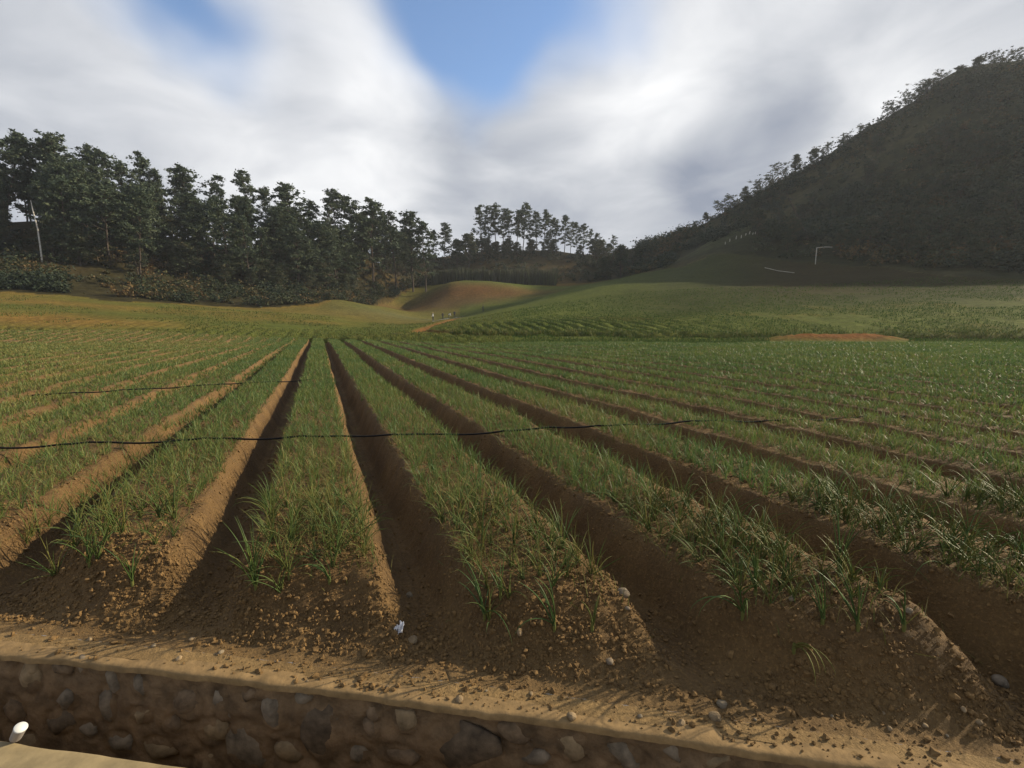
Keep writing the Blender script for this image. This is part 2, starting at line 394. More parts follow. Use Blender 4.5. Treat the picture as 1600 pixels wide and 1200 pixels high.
def bed_height(x, y):
    """raised beds, furrows and headland near the wall"""
    x = np.asarray(x, float); y = np.asarray(y, float)
    k = np.round((x + 0.1) / P); c = k * P - 0.1
    wob = 0.05 * (vnoise(y * 0.9 + k * 7.7, k * 3.1, 21) - 0.5) + 0.03 * (vnoise(y * 4.1, x * 4.1, 22) - 0.5)
    u = np.abs(x - c + wob) / (P / 2)
    top = 1 - sstep(0.56, 0.93, u)
    s = y - wall_y(x)
    toe = 0.29 + 0.14 * (vnoise(x * 2.2, k * 1.7, 31) - 0.5)
    e = sstep(0.0, 0.54, s - toe + 0.08 - 0.16 * u * u)
    cd, cx = cdx(x, y)
    eg = edge(x, y); end = 1 - 0.75 * sstep(eg - 1.2, eg - 0.1, cd)
    dist = np.sqrt(x * x + y * y)
    amp = 1.0 - 0.35 * sstep(1.8, 3.5, -x) + 0.25 * sstep(1.7, 3.0, x) + 0.25 * np.clip((dist - 8) / 20, 0, 1)
    rough = 0.05 * fbm(x * 3.2, y * 3.2, 4, 41) * (0.4 + 0.6 * top * e) + 0.05 * fbm(x * 13, y * 13, 4, 51, 0.7) * (0.3 + 0.5 * top * e + 2.4 * top * e * (1 - e))
    fin = sstep(0.9, 1.0, u)
    rough = rough + (0.07 * fbm(x * 7, y * 7, 3, 47, 0.6)) * 4 * top * (1 - top) * sstep(0.2, 0.6, s) + 0.02 * fbm(x * 20, y * 20, 2, 48)
    z = -0.29 + 0.07 * sstep(1.8, 3.5, -x) * sstep(3.0, 5.0, dist) - 0.11 * sstep(2.2, 6, dist) * sstep(-2.6, -1.2, x) * (1 - top) * e * end + 0.285 * top * e * end * amp + rough * sstep(0.03, 0.3, s) * (1 - 0.5 * fin)
    z = z + fbm(x / 6, y / 6, 2, 61) * 0.12 * sstep(3, 9, dist)
    far = cd > EDGE - 1
    if np.any(far):
        z = np.array(z, float); xf, yf, cf = x[far], y[far], cd[far]
        z[far] += TPS(xf, yf) * sstep(EDGE - 1, EDGE + 5, cf)
    return z
def surf(x, y):
    cd, cx = cdx(np.asarray(x, float), np.asarray(y, float))
    return np.where(cd < edge(x, y), bed_height(x, y), land(x, y))
def hit(px, py, lo=1.0, hi=330.0):
    r = ray(px, py); t = np.geomspace(lo, hi, 4000); p = CAM + t[:, None] * r
    b = p[:, 2] < surf(p[:, 0], p[:, 1])
    i = int(np.argmax(b)) if b.any() else len(t) - 1
    return p[i]

# ------------------------------------------------------------------ ground: beds, headland, valley, hills
def ordinal(i): return ['first', 'second', 'third', 'fourth', 'fifth', 'sixth', 'seventh', 'eighth', 'ninth', 'tenth', 'eleventh', 'twelfth', 'thirteenth', 'fourteenth', 'fifteenth', 'sixteenth',
                        'seventeenth', 'eighteenth', 'nineteenth', 'twentieth', 'twenty-first', 'twenty-second', 'twenty-third', 'twenty-fourth', 'twenty-fifth', 'twenty-sixth', 'twenty-seventh', 'twenty-eighth', 'twenty-ninth', 'thirtieth'][i]
def bed_end_y(x):
    x = np.asarray(x, float); y = np.full(x.shape, 0.0)
    for _ in range(40):
        y = 0.5 * y + 0.5 * (edge(x, np.maximum(y, 1.0)) + 0.4 - x * Fh[0]) / Fh[1]
    return y
S_HEAD = 0.16
for k in range(-27, 43):
    near = -3 <= k <= 6
    c = k * P - 0.1
    xs = np.linspace(c - P / 2, c + P / 2, 45 if near else 15); xs = np.concatenate([[xs[0] - 0.015], xs, [xs[-1] + 0.015]])
    s0 = S_HEAD; L = float(bed_end_y(c)) - wall_y(c)
    sv = [0.0]
    while sv[-1] < L - s0:
        yy = wall_y(c) + sv[-1]; dist = max(1.5, math.hypot(c, yy))
        sv.append(sv[-1] + (max(0.018, 0.0075 * dist) if near else max(0.06, 0.016 * dist)))
    sv = np.array(sv) / sv[-1]
    X, T = np.meshgrid(xs, sv, indexing='ij')
    y0 = wall_y(X) + s0; Y = y0 + T * (bed_end_y(X) - y0)
    Zb = bed_height(X, Y)
    Zb[0, :] -= 0.03; Zb[-1, :] -= 0.03
    V = np.stack([X, Y, Zb], 2).reshape(-1, 3)
    sd_ = (Y - wall_y(X)).reshape(-1)
    dust = np.clip(1.15 - sd_ / 0.42 + 1.1 * fbm(V[:, 0] * 4, V[:, 1] * 4, 3, 33), 0, 1) * 0.9
    link('soil_bed', mesh_np('soil_bed', V, grid_faces(len(xs), len(sv)), tint=dust), M_BED, kind='structure', group='raised soil beds in the field')
xs = np.concatenate([np.arange(-9, -2.5, 0.12), np.arange(-2.5, 4.4, 0.02)])
sv = np.linspace(0.05, S_HEAD, 8)
X, T = np.meshgrid(xs, sv, indexing='ij'); Y = wall_y(X) + T
link('headland', mesh_np('headland', np.stack([X, Y, bed_height(X, Y)], 2).reshape(-1, 3), grid_faces(len(xs), len(sv))), M_HEAD, kind='structure')

az = np.concatenate([np.linspace(-100, -56, 40)[:-1], np.linspace(-56, 56, 760), np.linspace(56, 100, 40)[1:]])
rr = np.concatenate([np.linspace(29, 36, 8)[:-1], 36 * 1.0105 ** np.arange(0, 250)])
A, Rr = np.meshgrid(np.radians(az) + YAW, rr, indexing='ij')
X = Rr * np.sin(A); Y = Rr * np.cos(A)
cd, cx = cdx(X, Y)
Zl = land(X, Y)
eg = edge(X, Y)
Zl = np.where(cd < eg, Zl - 1.1, Zl)
Zl = np.where((cd >= eg) & (cd < eg + 0.6), Zl - 0.12, Zl)
pxs = 800 + F_PX * cx / np.maximum(cd, 0.5)
# colour of what grows where, plus shade painted on the right field
def blob(px, py, d, rx, ry, rot=0):
    p = atd(px, py, d); dx = X - p[0]; dy = Y - p[1]
    a = dx * RT[0] + dy * RT[1]; b = dx * Fh[0] + dy * Fh[1]
    return np.exp(-((a / rx) ** 2 + (b / ry) ** 2))
GREEN = np.array([0.092, 0.116, 0.042]); OLIVE = np.array([0.135, 0.115, 0.046]); TAN = np.array([0.19, 0.125, 0.055]); RED = np.array([0.155, 0.080, 0.044]); SHADE_GREEN = np.array([0.045, 0.054, 0.026]); BROWN = np.array([0.112, 0.080, 0.050]); DKSOIL_SHADE = np.array([0.040, 0.031, 0.020])
col = np.tile(GREEN, X.shape + (1,))
def lay(mask, c):
    global col
    mask = np.clip(mask, 0, 1)[..., None]; col = col * (1 - mask) + c * mask
nz = fbm(X / 9, Y / 9, 4, 77)
lay(sstep(-0.1, 0.35, nz + 0.5 * sstep(52, 100, cd) - 0.12) * 0.75 * (pxs < 720), OLIVE)
lay(blob(60, 497, 50, 16, 6) * 1.0 + blob(30, 462, 66, 20, 5) * 0.7 + blob(520, 480, 95, 22, 8) * 0.35 + blob(300, 478, 72, 24, 6) * 0.45, TAN)
mound = blob(725, 462, 147, 30, 9.5) + 0.7 * blob(660, 472, 140, 20, 8)
lay((mound * 1.25 - 0.1) * (0.8 + fbm(X / 6, Y / 6, 3, 9)), BROWN)
lay(blob(745, 461, 149, 17, 5) * 0.8 + blob(890, 446, 170, 16, 5) * 0.8, RED)
lay(blob(640, 497, 108, 16, 14) * 0.7, np.array([0.12, 0.125, 0.09]))
lay(sstep(46, 66, cd) * sstep(850, 1100, pxs) * 0.9, SHADE_GREEN)  # shade over the upper right field, painted as a darker green
lay(sstep(60, 84, cd) * sstep(1060, 1250, pxs) * 0.85, DKSOIL_SHADE)  # shade at the hill foot, painted in as dark brown
lay(sstep(0.05, 0.3, fbm(X / 4, Y / 4, 4, 15)) * 0.5 * (cd < 60) * (pxs > 900), OLIVE)
dd, par = drain_dist(X, Y)
lay(np.exp(-(dd / 1.1) ** 4) * (1 - sstep(5.5, 6.8, par)), RED)
lay(np.exp(-(dd / 0.8) ** 4) * sstep(6.0, 7.0, par) * 0.8, DKSOIL_SHADE)
lay(blob(1310, 532, 37.6, 5.2, 1.7) * 1.8 - 0.25, np.array([0.19, 0.085, 0.04]))
# the wood floor and the scrub slopes
bpx = [-1200, 0, 200, 400, 500, 540, 590, 640, 680, 870, 960, 1000, 1060, 1140, 1220, 1300, 1450, 1600, 2600]
bd = [52, 74, 81, 97, 108, 120, 145, 163, 173, 176, 172, 150, 135, 132, 118, 108, 86, 75, 62]
bnd = np.interp(pxs, bpx, bd)
hill = cd > bnd + fbm(X / 7, Y / 7, 2, 4) * 4
hz_ = fbm(X / 16, Y / 16, 4, 91)
hc = np.array([0.05, 0.046, 0.026]) + np.clip(hz_ + 0.05, 0, 1)[..., None] * np.array([0.19, 0.10, 0.035])
g2 = sstep(1000, 1100, pxs)[..., None]
hc = hc * (1 - g2) + g2 * (np.array([0.042, 0.046, 0.024]) + np.clip(fbm(X / 20, Y / 20, 4, 95) * 1.6, 0, 1)[..., None] * np.array([0.15, 0.115, 0.07]))
terr = (blob(1130, 392, 146, 16, 7) + blob(1165, 372, 152, 9, 4))
colh = hc * (1 - np.clip(terr, 0, 0.8)[..., None]) + np.array([0.095, 0.105, 0.055]) * np.clip(terr, 0, 0.8)[..., None]
lip = np.exp(-((cd - bnd) / 2.2) ** 2) * (pxs < 640) * (0.5 + vnoise(X / 5, Y / 5, 2))
lay(lip * 0.6 * (pxs < 520), TAN)
col = np.where(hill[..., None], colh, col)
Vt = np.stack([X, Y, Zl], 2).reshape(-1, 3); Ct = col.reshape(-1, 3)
Fq = grid_faces(*X.shape)
hf = hill.reshape(-1)[Fq].mean(1) > 0.5; pf = pxs.reshape(-1)[Fq].mean(1)
cdf = (cd - eg).reshape(-1)[Fq].max(1) + EDGE
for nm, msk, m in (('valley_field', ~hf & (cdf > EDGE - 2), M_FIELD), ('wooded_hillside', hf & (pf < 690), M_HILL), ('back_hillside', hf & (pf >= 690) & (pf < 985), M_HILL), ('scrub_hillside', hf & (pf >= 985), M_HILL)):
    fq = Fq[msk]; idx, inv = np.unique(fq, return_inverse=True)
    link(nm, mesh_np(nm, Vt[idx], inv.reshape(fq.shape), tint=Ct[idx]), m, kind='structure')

# ------------------------------------------------------------------ stone wall of the ditch, kerb and ditch floor
WX = np.array([1, -0.6, 0]) / math.hypot(1, 0.6); WN = np.array([-0.6, -1, 0]) / math.hypot(1, 0.6)   # along, outward (to the camera)
wall = thing('retaining_wall', 'rough stone and mortar ditch wall with dusty top along the bottom', 'wall', (0, 0, 0))
xs = np.arange(-9, 4.4, 0.02); tv = np.linspace(0, 1, 34)
X, T = np.meshgrid(xs, tv, indexing='ij')
sv = np.array([-0.012, -0.010, -0.004, 0.012, 0.04, 0.08]); zz = np.array([-0.322, -0.300, -0.293, -0.291, -0.289, -0.290])
X, T = np.meshgrid(xs, sv, indexing='ij')
Zc = zz[None, :] + 0.012 * fbm(X * 7, T * 20, 3, 111) + 0.008 * fbm(X * 30, T * 60, 3, 113) 
T2 = T + (0.03 * fbm(X * 4, X * 0, 5, 112, 0.65) + 0.012 * fbm(X * 25, X * 0, 3, 114)) * (T < 0.02)
link('wall_top', mesh_np('wall_top', np.stack([X, wall_y(X) + T2 * 1.1, Zc], 2).reshape(-1, 3), grid_faces(len(xs), len(sv))), M_CAP, wall)
def rock_mesh(seed, sub=2, flat=0.55, rough=0.28):
    bm = bmesh.new(); bmesh.ops.create_icosphere(bm, subdivisions=sub, radius=1)
    r = np.random.default_rng(seed); ph = r.uniform(0, 6, (5, 3)); am = r.uniform(0.4, 1, 5)
    pl = [r.normal(size=3) for _ in range(6)]; pl = [p / np.linalg.norm(p) for p in pl]; ds = r.uniform(0.62, 0.9, 6)
    for v in bm.verts:
        p = np.array(v.co)
        for nrm, d in zip(pl, ds):
            q = p @ nrm
            if q > d: p = p - nrm * (q - d) * 0.85
        k = 1 + rough * 0.25 * sum(a * math.sin(2.6 * p[0] + f[0]) * math.sin(2.6 * p[1] + f[1]) * math.sin(2.6 * p[2] + f[2]) for f, a in zip(ph, am))
        v.co = Vector(p * k)
    me = bpy.data.meshes.new('rock'); bm.to_mesh(me); bm.free()
    me.polygons.foreach_set('use_smooth', np.ones(len(me.polygons), bool))
    return me
rocks = []
for i in range(8):
    row = []
    base = rock_mesh(200 + i, 2, rough=0.5)
    for m in STONES:
        q = base.copy(); q.materials.append(m); row.append(q)
    rocks.append(row)
# stones read off the photo (px, py, half-width px, half-height px) then the rest filled in between
seen = [(45, 1045, 13, 12), (92, 1047, 16, 14), (122, 1045, 10, 15), (42, 1062, 16, 22), (24, 1110, 15, 20), (100, 1098, 16, 13), (95, 1128, 19, 16), (165, 1105, 12, 24), (172, 1068, 9, 22), (212, 1078, 13, 17), (218, 1122, 16, 12),
        (290, 1108, 22, 22), (345, 1110, 10, 26), (330, 1150, 24, 20), (385, 1092, 11, 12), (425, 1122, 19, 26), (500, 1152, 28, 42), (385, 1172, 32, 34), (578, 1148, 13, 18), (583, 1122, 12, 14), (632, 1134, 17, 23), (622, 1188, 30, 14),
        (725, 1178, 46, 36), (805, 1152, 23, 18), (895, 1175, 20, 24), (975, 1188, 28, 16), (1050, 1178, 20, 14), (560, 1186, 14, 12), (140, 1140, 14, 10), (270, 1140, 16, 14), (250, 1172, 22, 16), (450, 1180, 20, 16), (840, 1192, 22, 10), (1120, 1194, 20, 12), (300, 1066, 12, 10), (470, 1100, 12, 9)]
done = []; shapes = []
def put_stone(x, z, hw, hh, i):
    o = link('stone', rocks[i % 8][int(rng.integers(0, 4))] if i % 5 else rocks[i % 8][3 if i % 10 == 0 else 0], None, wall)
    y = wall_y(x); T = (-0.303 - z) / 0.85; of = -0.012 + 0.045 * T - 0.021
    o.location = (x + WN[0] * of, y + WN[1] * of, z)
    o.scale = (hw, 0.034 + 0.012 * rng.random(), hh)
    o.rotation_euler = (rng.normal() * 0.1, rng.normal() * 0.35, math.atan2(-0.6, 1) + rng.normal() * 0.08)
    done.append((x, z, max(hw, hh))); shapes.append((x, z, hw, hh, o.rotation_euler[1]))
for i, (px, py, a, b) in enumerate(seen):
    r = ray(px, py)                      # meet the wall's plane
    t = 2.18 / (r[1] + 0.6 * r[0]) * 0.99; p = CAM + r * t; sc = t / F_PX
    put_stone(p[0], p[2], a * sc * 1.3, b * sc * 1.25, i)
for i in range(600):
    x = rng.uniform(-4.5, 3.2); z = rng.uniform(-1.05, -0.40); s = rng.uniform(0.03, 0.075) + 0.03 * (z < -0.65)
    if all(math.hypot(x - a, z - b) > (s + c) * 0.98 for a, b, c in done) and len(done) < 210: put_stone(x, z, s * rng.uniform(0.8, 1.2), s * rng.uniform(0.7, 1.2), i)

xs = np.arange(-9, 4.4, 0.0125); tv = np.linspace(0, 1, 64)
X, T = np.meshgrid(xs, tv, indexing='ij')
off = -0.012 + 0.045 * T + 0.04 * fbm(X * 5, T * 5, 4, 101)
off += 0.016 * fbm(X * 22, T * 22, 3, 105)
for sx, sz, a, b_, rot in shapes:          # mortar drawn back into a joint round each stone
    m = (np.abs(X - sx) < a * 2.2) & (np.abs(-0.303 - T * 0.85 - sz) < b_ * 2.4)
    if not m.any(): continue
    du = (X[m] - sx) * 1.166; dv = -0.303 - T[m] * 0.85 - sz
    q = np.sqrt((du / (a * 1.05)) ** 2 + (dv / (b_ * 1.05)) ** 2)
    off[m] -= 0.013 * np.exp(-((q - 0.98) / 0.16) ** 2)
off[:, 0] = -0.008; off[:, 1] = np.maximum(off[:, 1], -0.014)
zt0 = -0.303 - T * 0.85; zt = zt0 + 0.006 * fbm(X * 9, T * 0, 3, 103) * (1 - T)
Vw = np.stack([X + WN[0] * off, wall_y(X) + WN[1] * off, zt], 2).reshape(-1, 3)
link('mortar_face', mesh_np('mortar_face', Vw, grid_faces(len(xs), len(tv))), M_MORTAR, wall)
xs = np.arange(-9, 4.5, 0.05); sv = np.linspace(-0.62, 0.05, 16)
X, T = np.meshgrid(xs, sv, indexing='ij')
link('ditch_floor', mesh_np('ditch_floor', np.stack([X, wall_y(X) + T, -1.02 + 0.05 * fbm(X * 3, T * 3, 4, 121)], 2).reshape(-1, 3), grid_faces(len(xs), len(sv))), M_DITCH, kind='structure')
# near kerb, lit, with its ragged inner edge; the roadside the camera stands on carries on behind it
KO = 0.405
prof = [(-0.0, -1.05), (-0.0, -0.46), (-0.006, -0.405), (-0.02, -0.392), (-0.06, -0.388), (-0.12, -0.387), (-0.3, -0.386), (-0.75, -0.386)]
X = np.repeat(xs[:, None], len(prof), 1); T = np.repeat(np.array([p[0] for p in prof])[None], len(xs), 0); Zc = np.repeat(np.array([p[1] for p in prof])[None], len(xs), 0)
jag = 0.025 * fbm(X * 5, X * 0, 4, 131, 0.6)
kerb = thing('ditch_kerb', 'pale worn concrete kerb on the near side of the ditch, bottom left', 'kerb', data=mesh_np('ditch_kerb', np.stack([X, wall_y(X) - KO + T + jag, Zc + 0.006 * fbm(X * 4, T * 4, 3, 132)], 2).reshape(-1, 3), grid_faces(len(xs), len(prof))), mat=M_LEDGE)
xs2 = np.arange(-60, 61, 2.0); sv2 = np.linspace(-60, -KO - 0.72, 12)
X, T = np.meshgrid(xs2, sv2, indexing='ij')
link('roadside', mesh_np('roadside', np.stack([X, 2.18 - 0.6 * X - 0.012 * np.clip(X, -9, 4.4) ** 2 + T, np.full_like(X, -0.392)], 2).reshape(-1, 3), grid_faces(len(xs2), len(sv2))), M_HEAD, kind='structure')
# short end of white pipe lying on the kerb edge
pipe = thing('pipe_offcut', 'short grey pipe stub with a bright white end on the kerb', 'pipe', (-1.295, wall_y(-1.295) - KO - 0.005, -0.352))
ax = (Vector(RT) * 0.5 - Vector(Fh) * 0.1 + Vector((0, 0, 0.75))).normalized()          # tipped up: the white end faces the camera
V, Fp = tube([ax * -0.04, ax * -0.02, ax * 0.02, ax * 0.034], [0.024, 0.025, 0.026, 0.026], 20)
link('pipe_body', mesh_np('pipe_body', V, Fp), M_GREYPIPE, pipe)
V, Fp = tube([ax * 0.034, ax * 0.040, ax * 0.044, ax * 0.045], [0.027, 0.028, 0.026, 0.001], 20)
link('end_cap', mesh_np('end_cap', V, Fp), M_WHITE, pipe); pipe.scale = (0.85, 0.85, 0.85)

# ------------------------------------------------------------------ onion plants
def blades(base, az_, th0, bend, length, width, K=5, tube3=False, tint=None, face=None):
    """curved leaves; base (N,3)"""
    N = len(base); t = np.linspace(0, 1, K + 1)
    th = th0[:, None] + bend[:, None] * t[None] ** 1.6
    thm = 0.5 * (th[:, 1:] + th[:, :-1]); seg = (length / K)[:, None]
    h = np.concatenate([np.zeros((N, 1)), np.cumsum(np.sin(thm) * seg, 1)], 1)
    v = np.concatenate([np.zeros((N, 1)), np.cumsum(np.cos(thm) * seg, 1)], 1)
    ca, sa = np.cos(az_)[:, None], np.sin(az_)[:, None]
    Pp = np.stack([base[:, 0:1] + h * ca, base[:, 1:2] + h * sa, base[:, 2:3] + v], 2)
    w = width[:, None] * np.array([1.0 - 0.12 * a - 0.83 * a ** 4 for a in t])[None]
    side = np.stack([-sa, ca, np.zeros_like(ca)], 2)
    if tube3:
        T = np.stack([np.sin(th) * ca, np.sin(th) * sa, np.cos(th)], 2)
        nb = np.cross(T, np.broadcast_to(side, T.shape))
        ang = [0, 2.094, 4.189]
        V = np.stack([Pp + w[..., None] * (math.cos(a) * side + math.sin(a) * nb) * 0.5 for a in ang], 2)
        m = 3
    else:
        if face is not None:
            fs = np.stack([np.cos(face), np.sin(face), np.zeros(N)], 1)[:, None, :]
        else: fs = side
        V = np.stack([Pp - 0.5 * w[..., None] * fs, Pp + 0.5 * w[..., None] * fs], 2); m = 2
    V = V.reshape(N, (K + 1) * m, 3)
    f = []
    for i in range(K):
        for j in range(m if m == 3 else 1):
            j2 = (j + 1) % m
            f.append([i * m + j, i * m + j2, (i + 1) * m + j2, (i + 1) * m + j])
    f = np.array(f)
    Fq = (np.arange(N)[:, None, None] * ((K + 1) * m) + f[None]).reshape(-1, 4)
    tn = np.repeat(tint[:, None], (K + 1) * m, 1).reshape(-1) if tint is not None else None
    return V.reshape(-1, 3), Fq, tn
def plant_arrays(r, n, size, spread=0.35, droop=1.0, wid=0.0058, K=6, tube3=True, yellow=0.0):
    base = np.zeros((n, 3)); base[:, :2] = r.normal(0, 0.006, (n, 2)); base[:, 2] = -0.01
    az_ = r.uniform(0, 6.283, n)
    th0 = np.abs(r.normal(0.08, spread * 0.6, n)); bend = np.abs(r.normal(0.65, 0.65, n)) * droop
    ln = size * r.uniform(0.55, 1.08, n)
    tint = np.clip(r.normal(0.46 + yellow, 0.2, n), 0, 1)
    return blades(base, az_, th0, bend, ln, np.full(n, wid), K, tube3, tint)
protos = []
for i in range(16):
    r = np.random.default_rng(300 + i)
    V, Fq, tn = plant_arrays(r, int(r.integers(8, 13)), r.uniform(0.20, 0.32), 0.65, r.uniform(0.6, 1.7), yellow=r.uniform(-0.1, 0.25))
    me = mesh_np('onion_plant', V, Fq, tint=tn); me.materials.append(M_ONION); protos.append(me)
# every plant of the crop: four rows on each bed
PX, PY, PK, PR = [], [], [], []
for k in range(-27, 43):
    c = k * P - 0.1
    for j, ox in enumerate((-0.44, -0.27, -0.1, 0.08, 0.26, 0.44) if k <= -2 else ((-0.29, -0.145, 0.0, 0.145, 0.29) if k <= 1 else ((-0.25, -0.125, 0.0, 0.125, 0.25) if k <= 3 else (-0.21, -0.1, 0.0, 0.1, 0.21)))):
        y = wall_y(c) + 0.60 + rng.uniform(0, 0.14); ye = float(bed_end_y(c)) - 0.5
        while y < ye:
            PX.append(c + ox + rng.normal(0, 0.03)); PY.append(y); PK.append(k); PR.append(j)
            y += rng.uniform(0.068, 0.125)
PX = np.array(PX); PY = np.array(PY); PK = np.array(PK); PR = np.array(PR)
sdist = PY - wall_y(PX)
cdp, cxp = cdx(PX, PY)
keep = (cdp > 0.9) & (np.abs(cxp) < 1.18 * cdp + 0.4)
gap = fbm(PX * 0.9, PY * 0.9, 3, 141)                       # patchy growth
lefty = np.clip((-PX - 2) / 10, 0, 1)
keep &= (gap > -0.30 + 0.10 * lefty) & (rng.random(len(PX)) < 0.93 - 0.2 * (sdist < 1.2))
PX, PY, PK, PR, cdp, cxp, sdist = [a[keep] for a in (PX, PY, PK, PR, cdp, cxp, sdist)]
PZ = bed_height(PX, PY)
qx, qy, qw = project(np.stack([PX, PY, PZ + 0.12], 1))
inview = (qx > -10) & (qx < 1610) & (qy < 1215)
order = np.argsort(np.where(inview, qw, 1e9))
HEROES = 16
NEAR = order[:300 - HEROES]; REST = np.setdiff1d(np.arange(len(PX)), NEAR)
bedword = {-2: 'at the left edge', -1: 'left of the tall tuft', 0: 'left of the white litter', 1: 'right of the white litter', 2: 'right of the grey stone', 3: 'at the right edge'}
for i in NEAR:
    k = int(PK[i]); w = bedword.get(k, 'beyond the one at the right edge' if k > 3 else 'far left')
    o = thing('onion_plant', 'young green onion plant on the bed ' + w, 'onion plant', (PX[i], PY[i], PZ[i]), rng.uniform(0, 6.28), 'young onion plants on the bed ' + w, protos[int(rng.integers(0, 16))])
    s = rng.uniform(0.8, 1.3); o.scale = (s, s, s * rng.uniform(0.85, 1.1)); o.rotation_euler[0] = rng.normal(0, 0.12); o.rotation_euler[1] = rng.normal(0, 0.12)
def crop(name, sel, lab):
    Vs, Fs, Ts = [], [], []; off = 0
    d = np.hypot(PX[sel], PY[sel])
    for lo, hi, nl, K in ((0, 7, 13, 5), (7, 13, 11, 4), (13, 22, 8, 3), (22, 36, 6, 2), (36, 80, 4, 2)):
        ii = sel[(d >= lo) & (d < hi)]
        if not len(ii): continue
        n = len(ii) * nl
        b = np.repeat(np.stack([PX[ii], PY[ii], PZ[ii] - 0.01], 1), nl, 0); b[:, :2] += rng.normal(0, 0.012 + 0.0006 * min(hi, 60), (n, 2))
        dd_ = np.hypot(b[:, 0], b[:, 1])
        g = 0.8 + 0.5 * (fbm(b[:, 0] * 0.7, b[:, 1] * 0.7, 3, 151) + 0.5)
        ln = rng.uniform(0.10, 0.26, n) * g * np.interp(dd_, [4, 12], [0.95, 0.66]) * np.where(b[:, 0] < -1.8, 0.9, 1.0)
        w = np.maximum(0.0058, 0.00092 * dd_)
        a = rng.uniform(0, 6.283, n)
        tn = np.clip(0.42 + 0.55 * fbm(b[:, 0] * 0.6, b[:, 1] * 0.6, 3, 161) + rng.normal(0, 0.2, n) + 0.32 * sstep(1.5, 8, -b[:, 0]) - 0.08 * sstep(4, 14, b[:, 0]), 0, 1)
        V, Fq, tn = blades(b, a, np.abs(rng.normal(0.2, 0.42, n)), np.abs(rng.normal(0.8, 0.8, n)), ln, w, K, False, tn, face=rng.uniform(0, 3.14, n))
        Vs.append(V); Fs.append(Fq + off); Ts.append(tn); off += len(V)
    return link(name, mesh_np(name, np.concatenate(Vs), np.concatenate(Fs), tint=np.concatenate(Ts)), M_ONION, kind='stuff', label=lab, category='onion crop')
crop('onion_crop', REST, 'rows of young green onions filling the beds out to the valley')
# dry weeds and crop residue creeping over the bed tops
def weeds():
    n = 130000
    d = 1.4 + 18 * rng.random(n) ** 2.3; a = YAW + np.radians(rng.uniform(-52, 52, n))
    x = d * np.sin(a); y = d * np.cos(a)
    k = np.round((x + 0.1) / P); u = np.abs(x - (k * P - 0.1)) / (P / 2); s = y - wall_y(x)
    dens = np.where(u < np.where(k <= -2, 0.86, 0.62), 1.0, 0.02) * sstep(0.5, 1.0, s) * np.clip(0.5 + 2.2 * fbm(x * 1.3, y * 1.3, 3, 171), 0.05, 1)
    m = rng.random(n) < dens
    x, y = x[m], y[m]; n = len(x); dd_ = np.hypot(x, y)
    b = np.stack([x, y, bed_height(x, y) - 0.004], 1)
    V, Fq, tn = blades(b, rng.uniform(0, 6.28, n), np.abs(rng.normal(0.5, 0.4, n)), np.abs(rng.normal(0.5, 0.5, n)), rng.uniform(0.04, 0.16, n), np.maximum(0.0042, 0.0008 * dd_), 2, False, np.clip(rng.normal(0.55, 0.28, n), 0, 1), face=rng.uniform(0, 3.14, n))
    link('ground_weeds', mesh_np('ground_weeds', V, Fq, tint=tn), M_WEED, kind='stuff', label='short dry weeds and straw between the onion rows', category='weeds')
weeds()
# the largest plants at the bed ends, leaf by leaf
def hero(px, py, size, n, spread, droop, label, wid=0.008, az_bias=None, hang=None, yellow=-0.1, lean=0.0):
    p = hit(px, py, 0.8, 60)
    r = np.random.default_rng(int(px * 7 + py))
    o = thing('onion_plant', label, 'onion plant', tuple(p), 0, 'large onion plants at the bed ends')
    V, Fs = tube([(0, 0, -0.02), (0, 0, 0.02), (0, 0, 0.05)], [0.007, 0.009, 0.006], 8)
    bulb = mesh_np('neck', V, Fs, tint=np.full(len(V), 0.75)); link('neck', bulb, M_ONION, o)
    for i in range(n):
        a = r.uniform(0, 6.283) if az_bias is None else r.normal(az_bias, 0.8)
        th = abs(r.normal(lean, spread * 0.5)); bd_ = abs(r.normal(0.6, 0.35)) * droop
        ln = size * r.uniform(0.6, 1.08)
        if hang and i < hang: th, bd_, ln = r.uniform(0.5, 0.9), r.uniform(1.9, 2.4), size * r.uniform(0.8, 1.15)
        b = np.array([[r.normal(0, 0.004), r.normal(0, 0.004), 0.03]])
        V, Fq, tn = blades(b, np.array([a]), np.array([th]), np.array([bd_]), np.array([ln]), np.array([wid * r.uniform(0.75, 1.1)]), 9, True, np.array([np.clip(r.normal(0.35 + yellow, 0.12), 0, 1)]))
        link('leaf', mesh_np('leaf', V, Fq, tint=tn), M_ONION, o)
camdir = -math.pi / 2 - YAW
hero(400, 922, 0.40, 13, 0.5, 0.75, 'tallest bushy green onion tuft at the front left corner of the narrow bed')
hero(207, 915, 0.30, 9, 0.5, 0.9, 'onion plant at the tip of the bed left of the tall tuft')
hero(140, 885, 0.28, 8, 0.5, 0.9, 'onion plant at the shaded left corner of its bed end')
hero(515, 912, 0.24, 6, 0.7, 1.9, 'small drooping onion plant right of the tall tuft on the same bed end', az_bias=math.pi)
hero(452, 905, 0.28, 6, 0.5, 0.9, 'yellowish onion plant just right of the tall tuft', yellow=0.3)
hero(757, 968, 0.36, 7, 0.4, 1.3, 'onion plant with long leaves arching left above the litter furrow', az_bias=math.pi * 0.9, hang=2, yellow=-0.2)
hero(782, 935, 0.27, 5, 0.5, 1.1, 'onion plant just behind the one arching over the furrow', yellow=0)
hero(866, 985, 0.32, 7, 0.5, 1.1, 'onion plant with one leaf bent left at the middle of its bed end', az_bias=math.pi * 0.85, hang=1)
hero(925, 985, 0.18, 5, 0.5, 1.0, 'short yellowing onion plant at the right of a crumbly bed end', yellow=0.35)
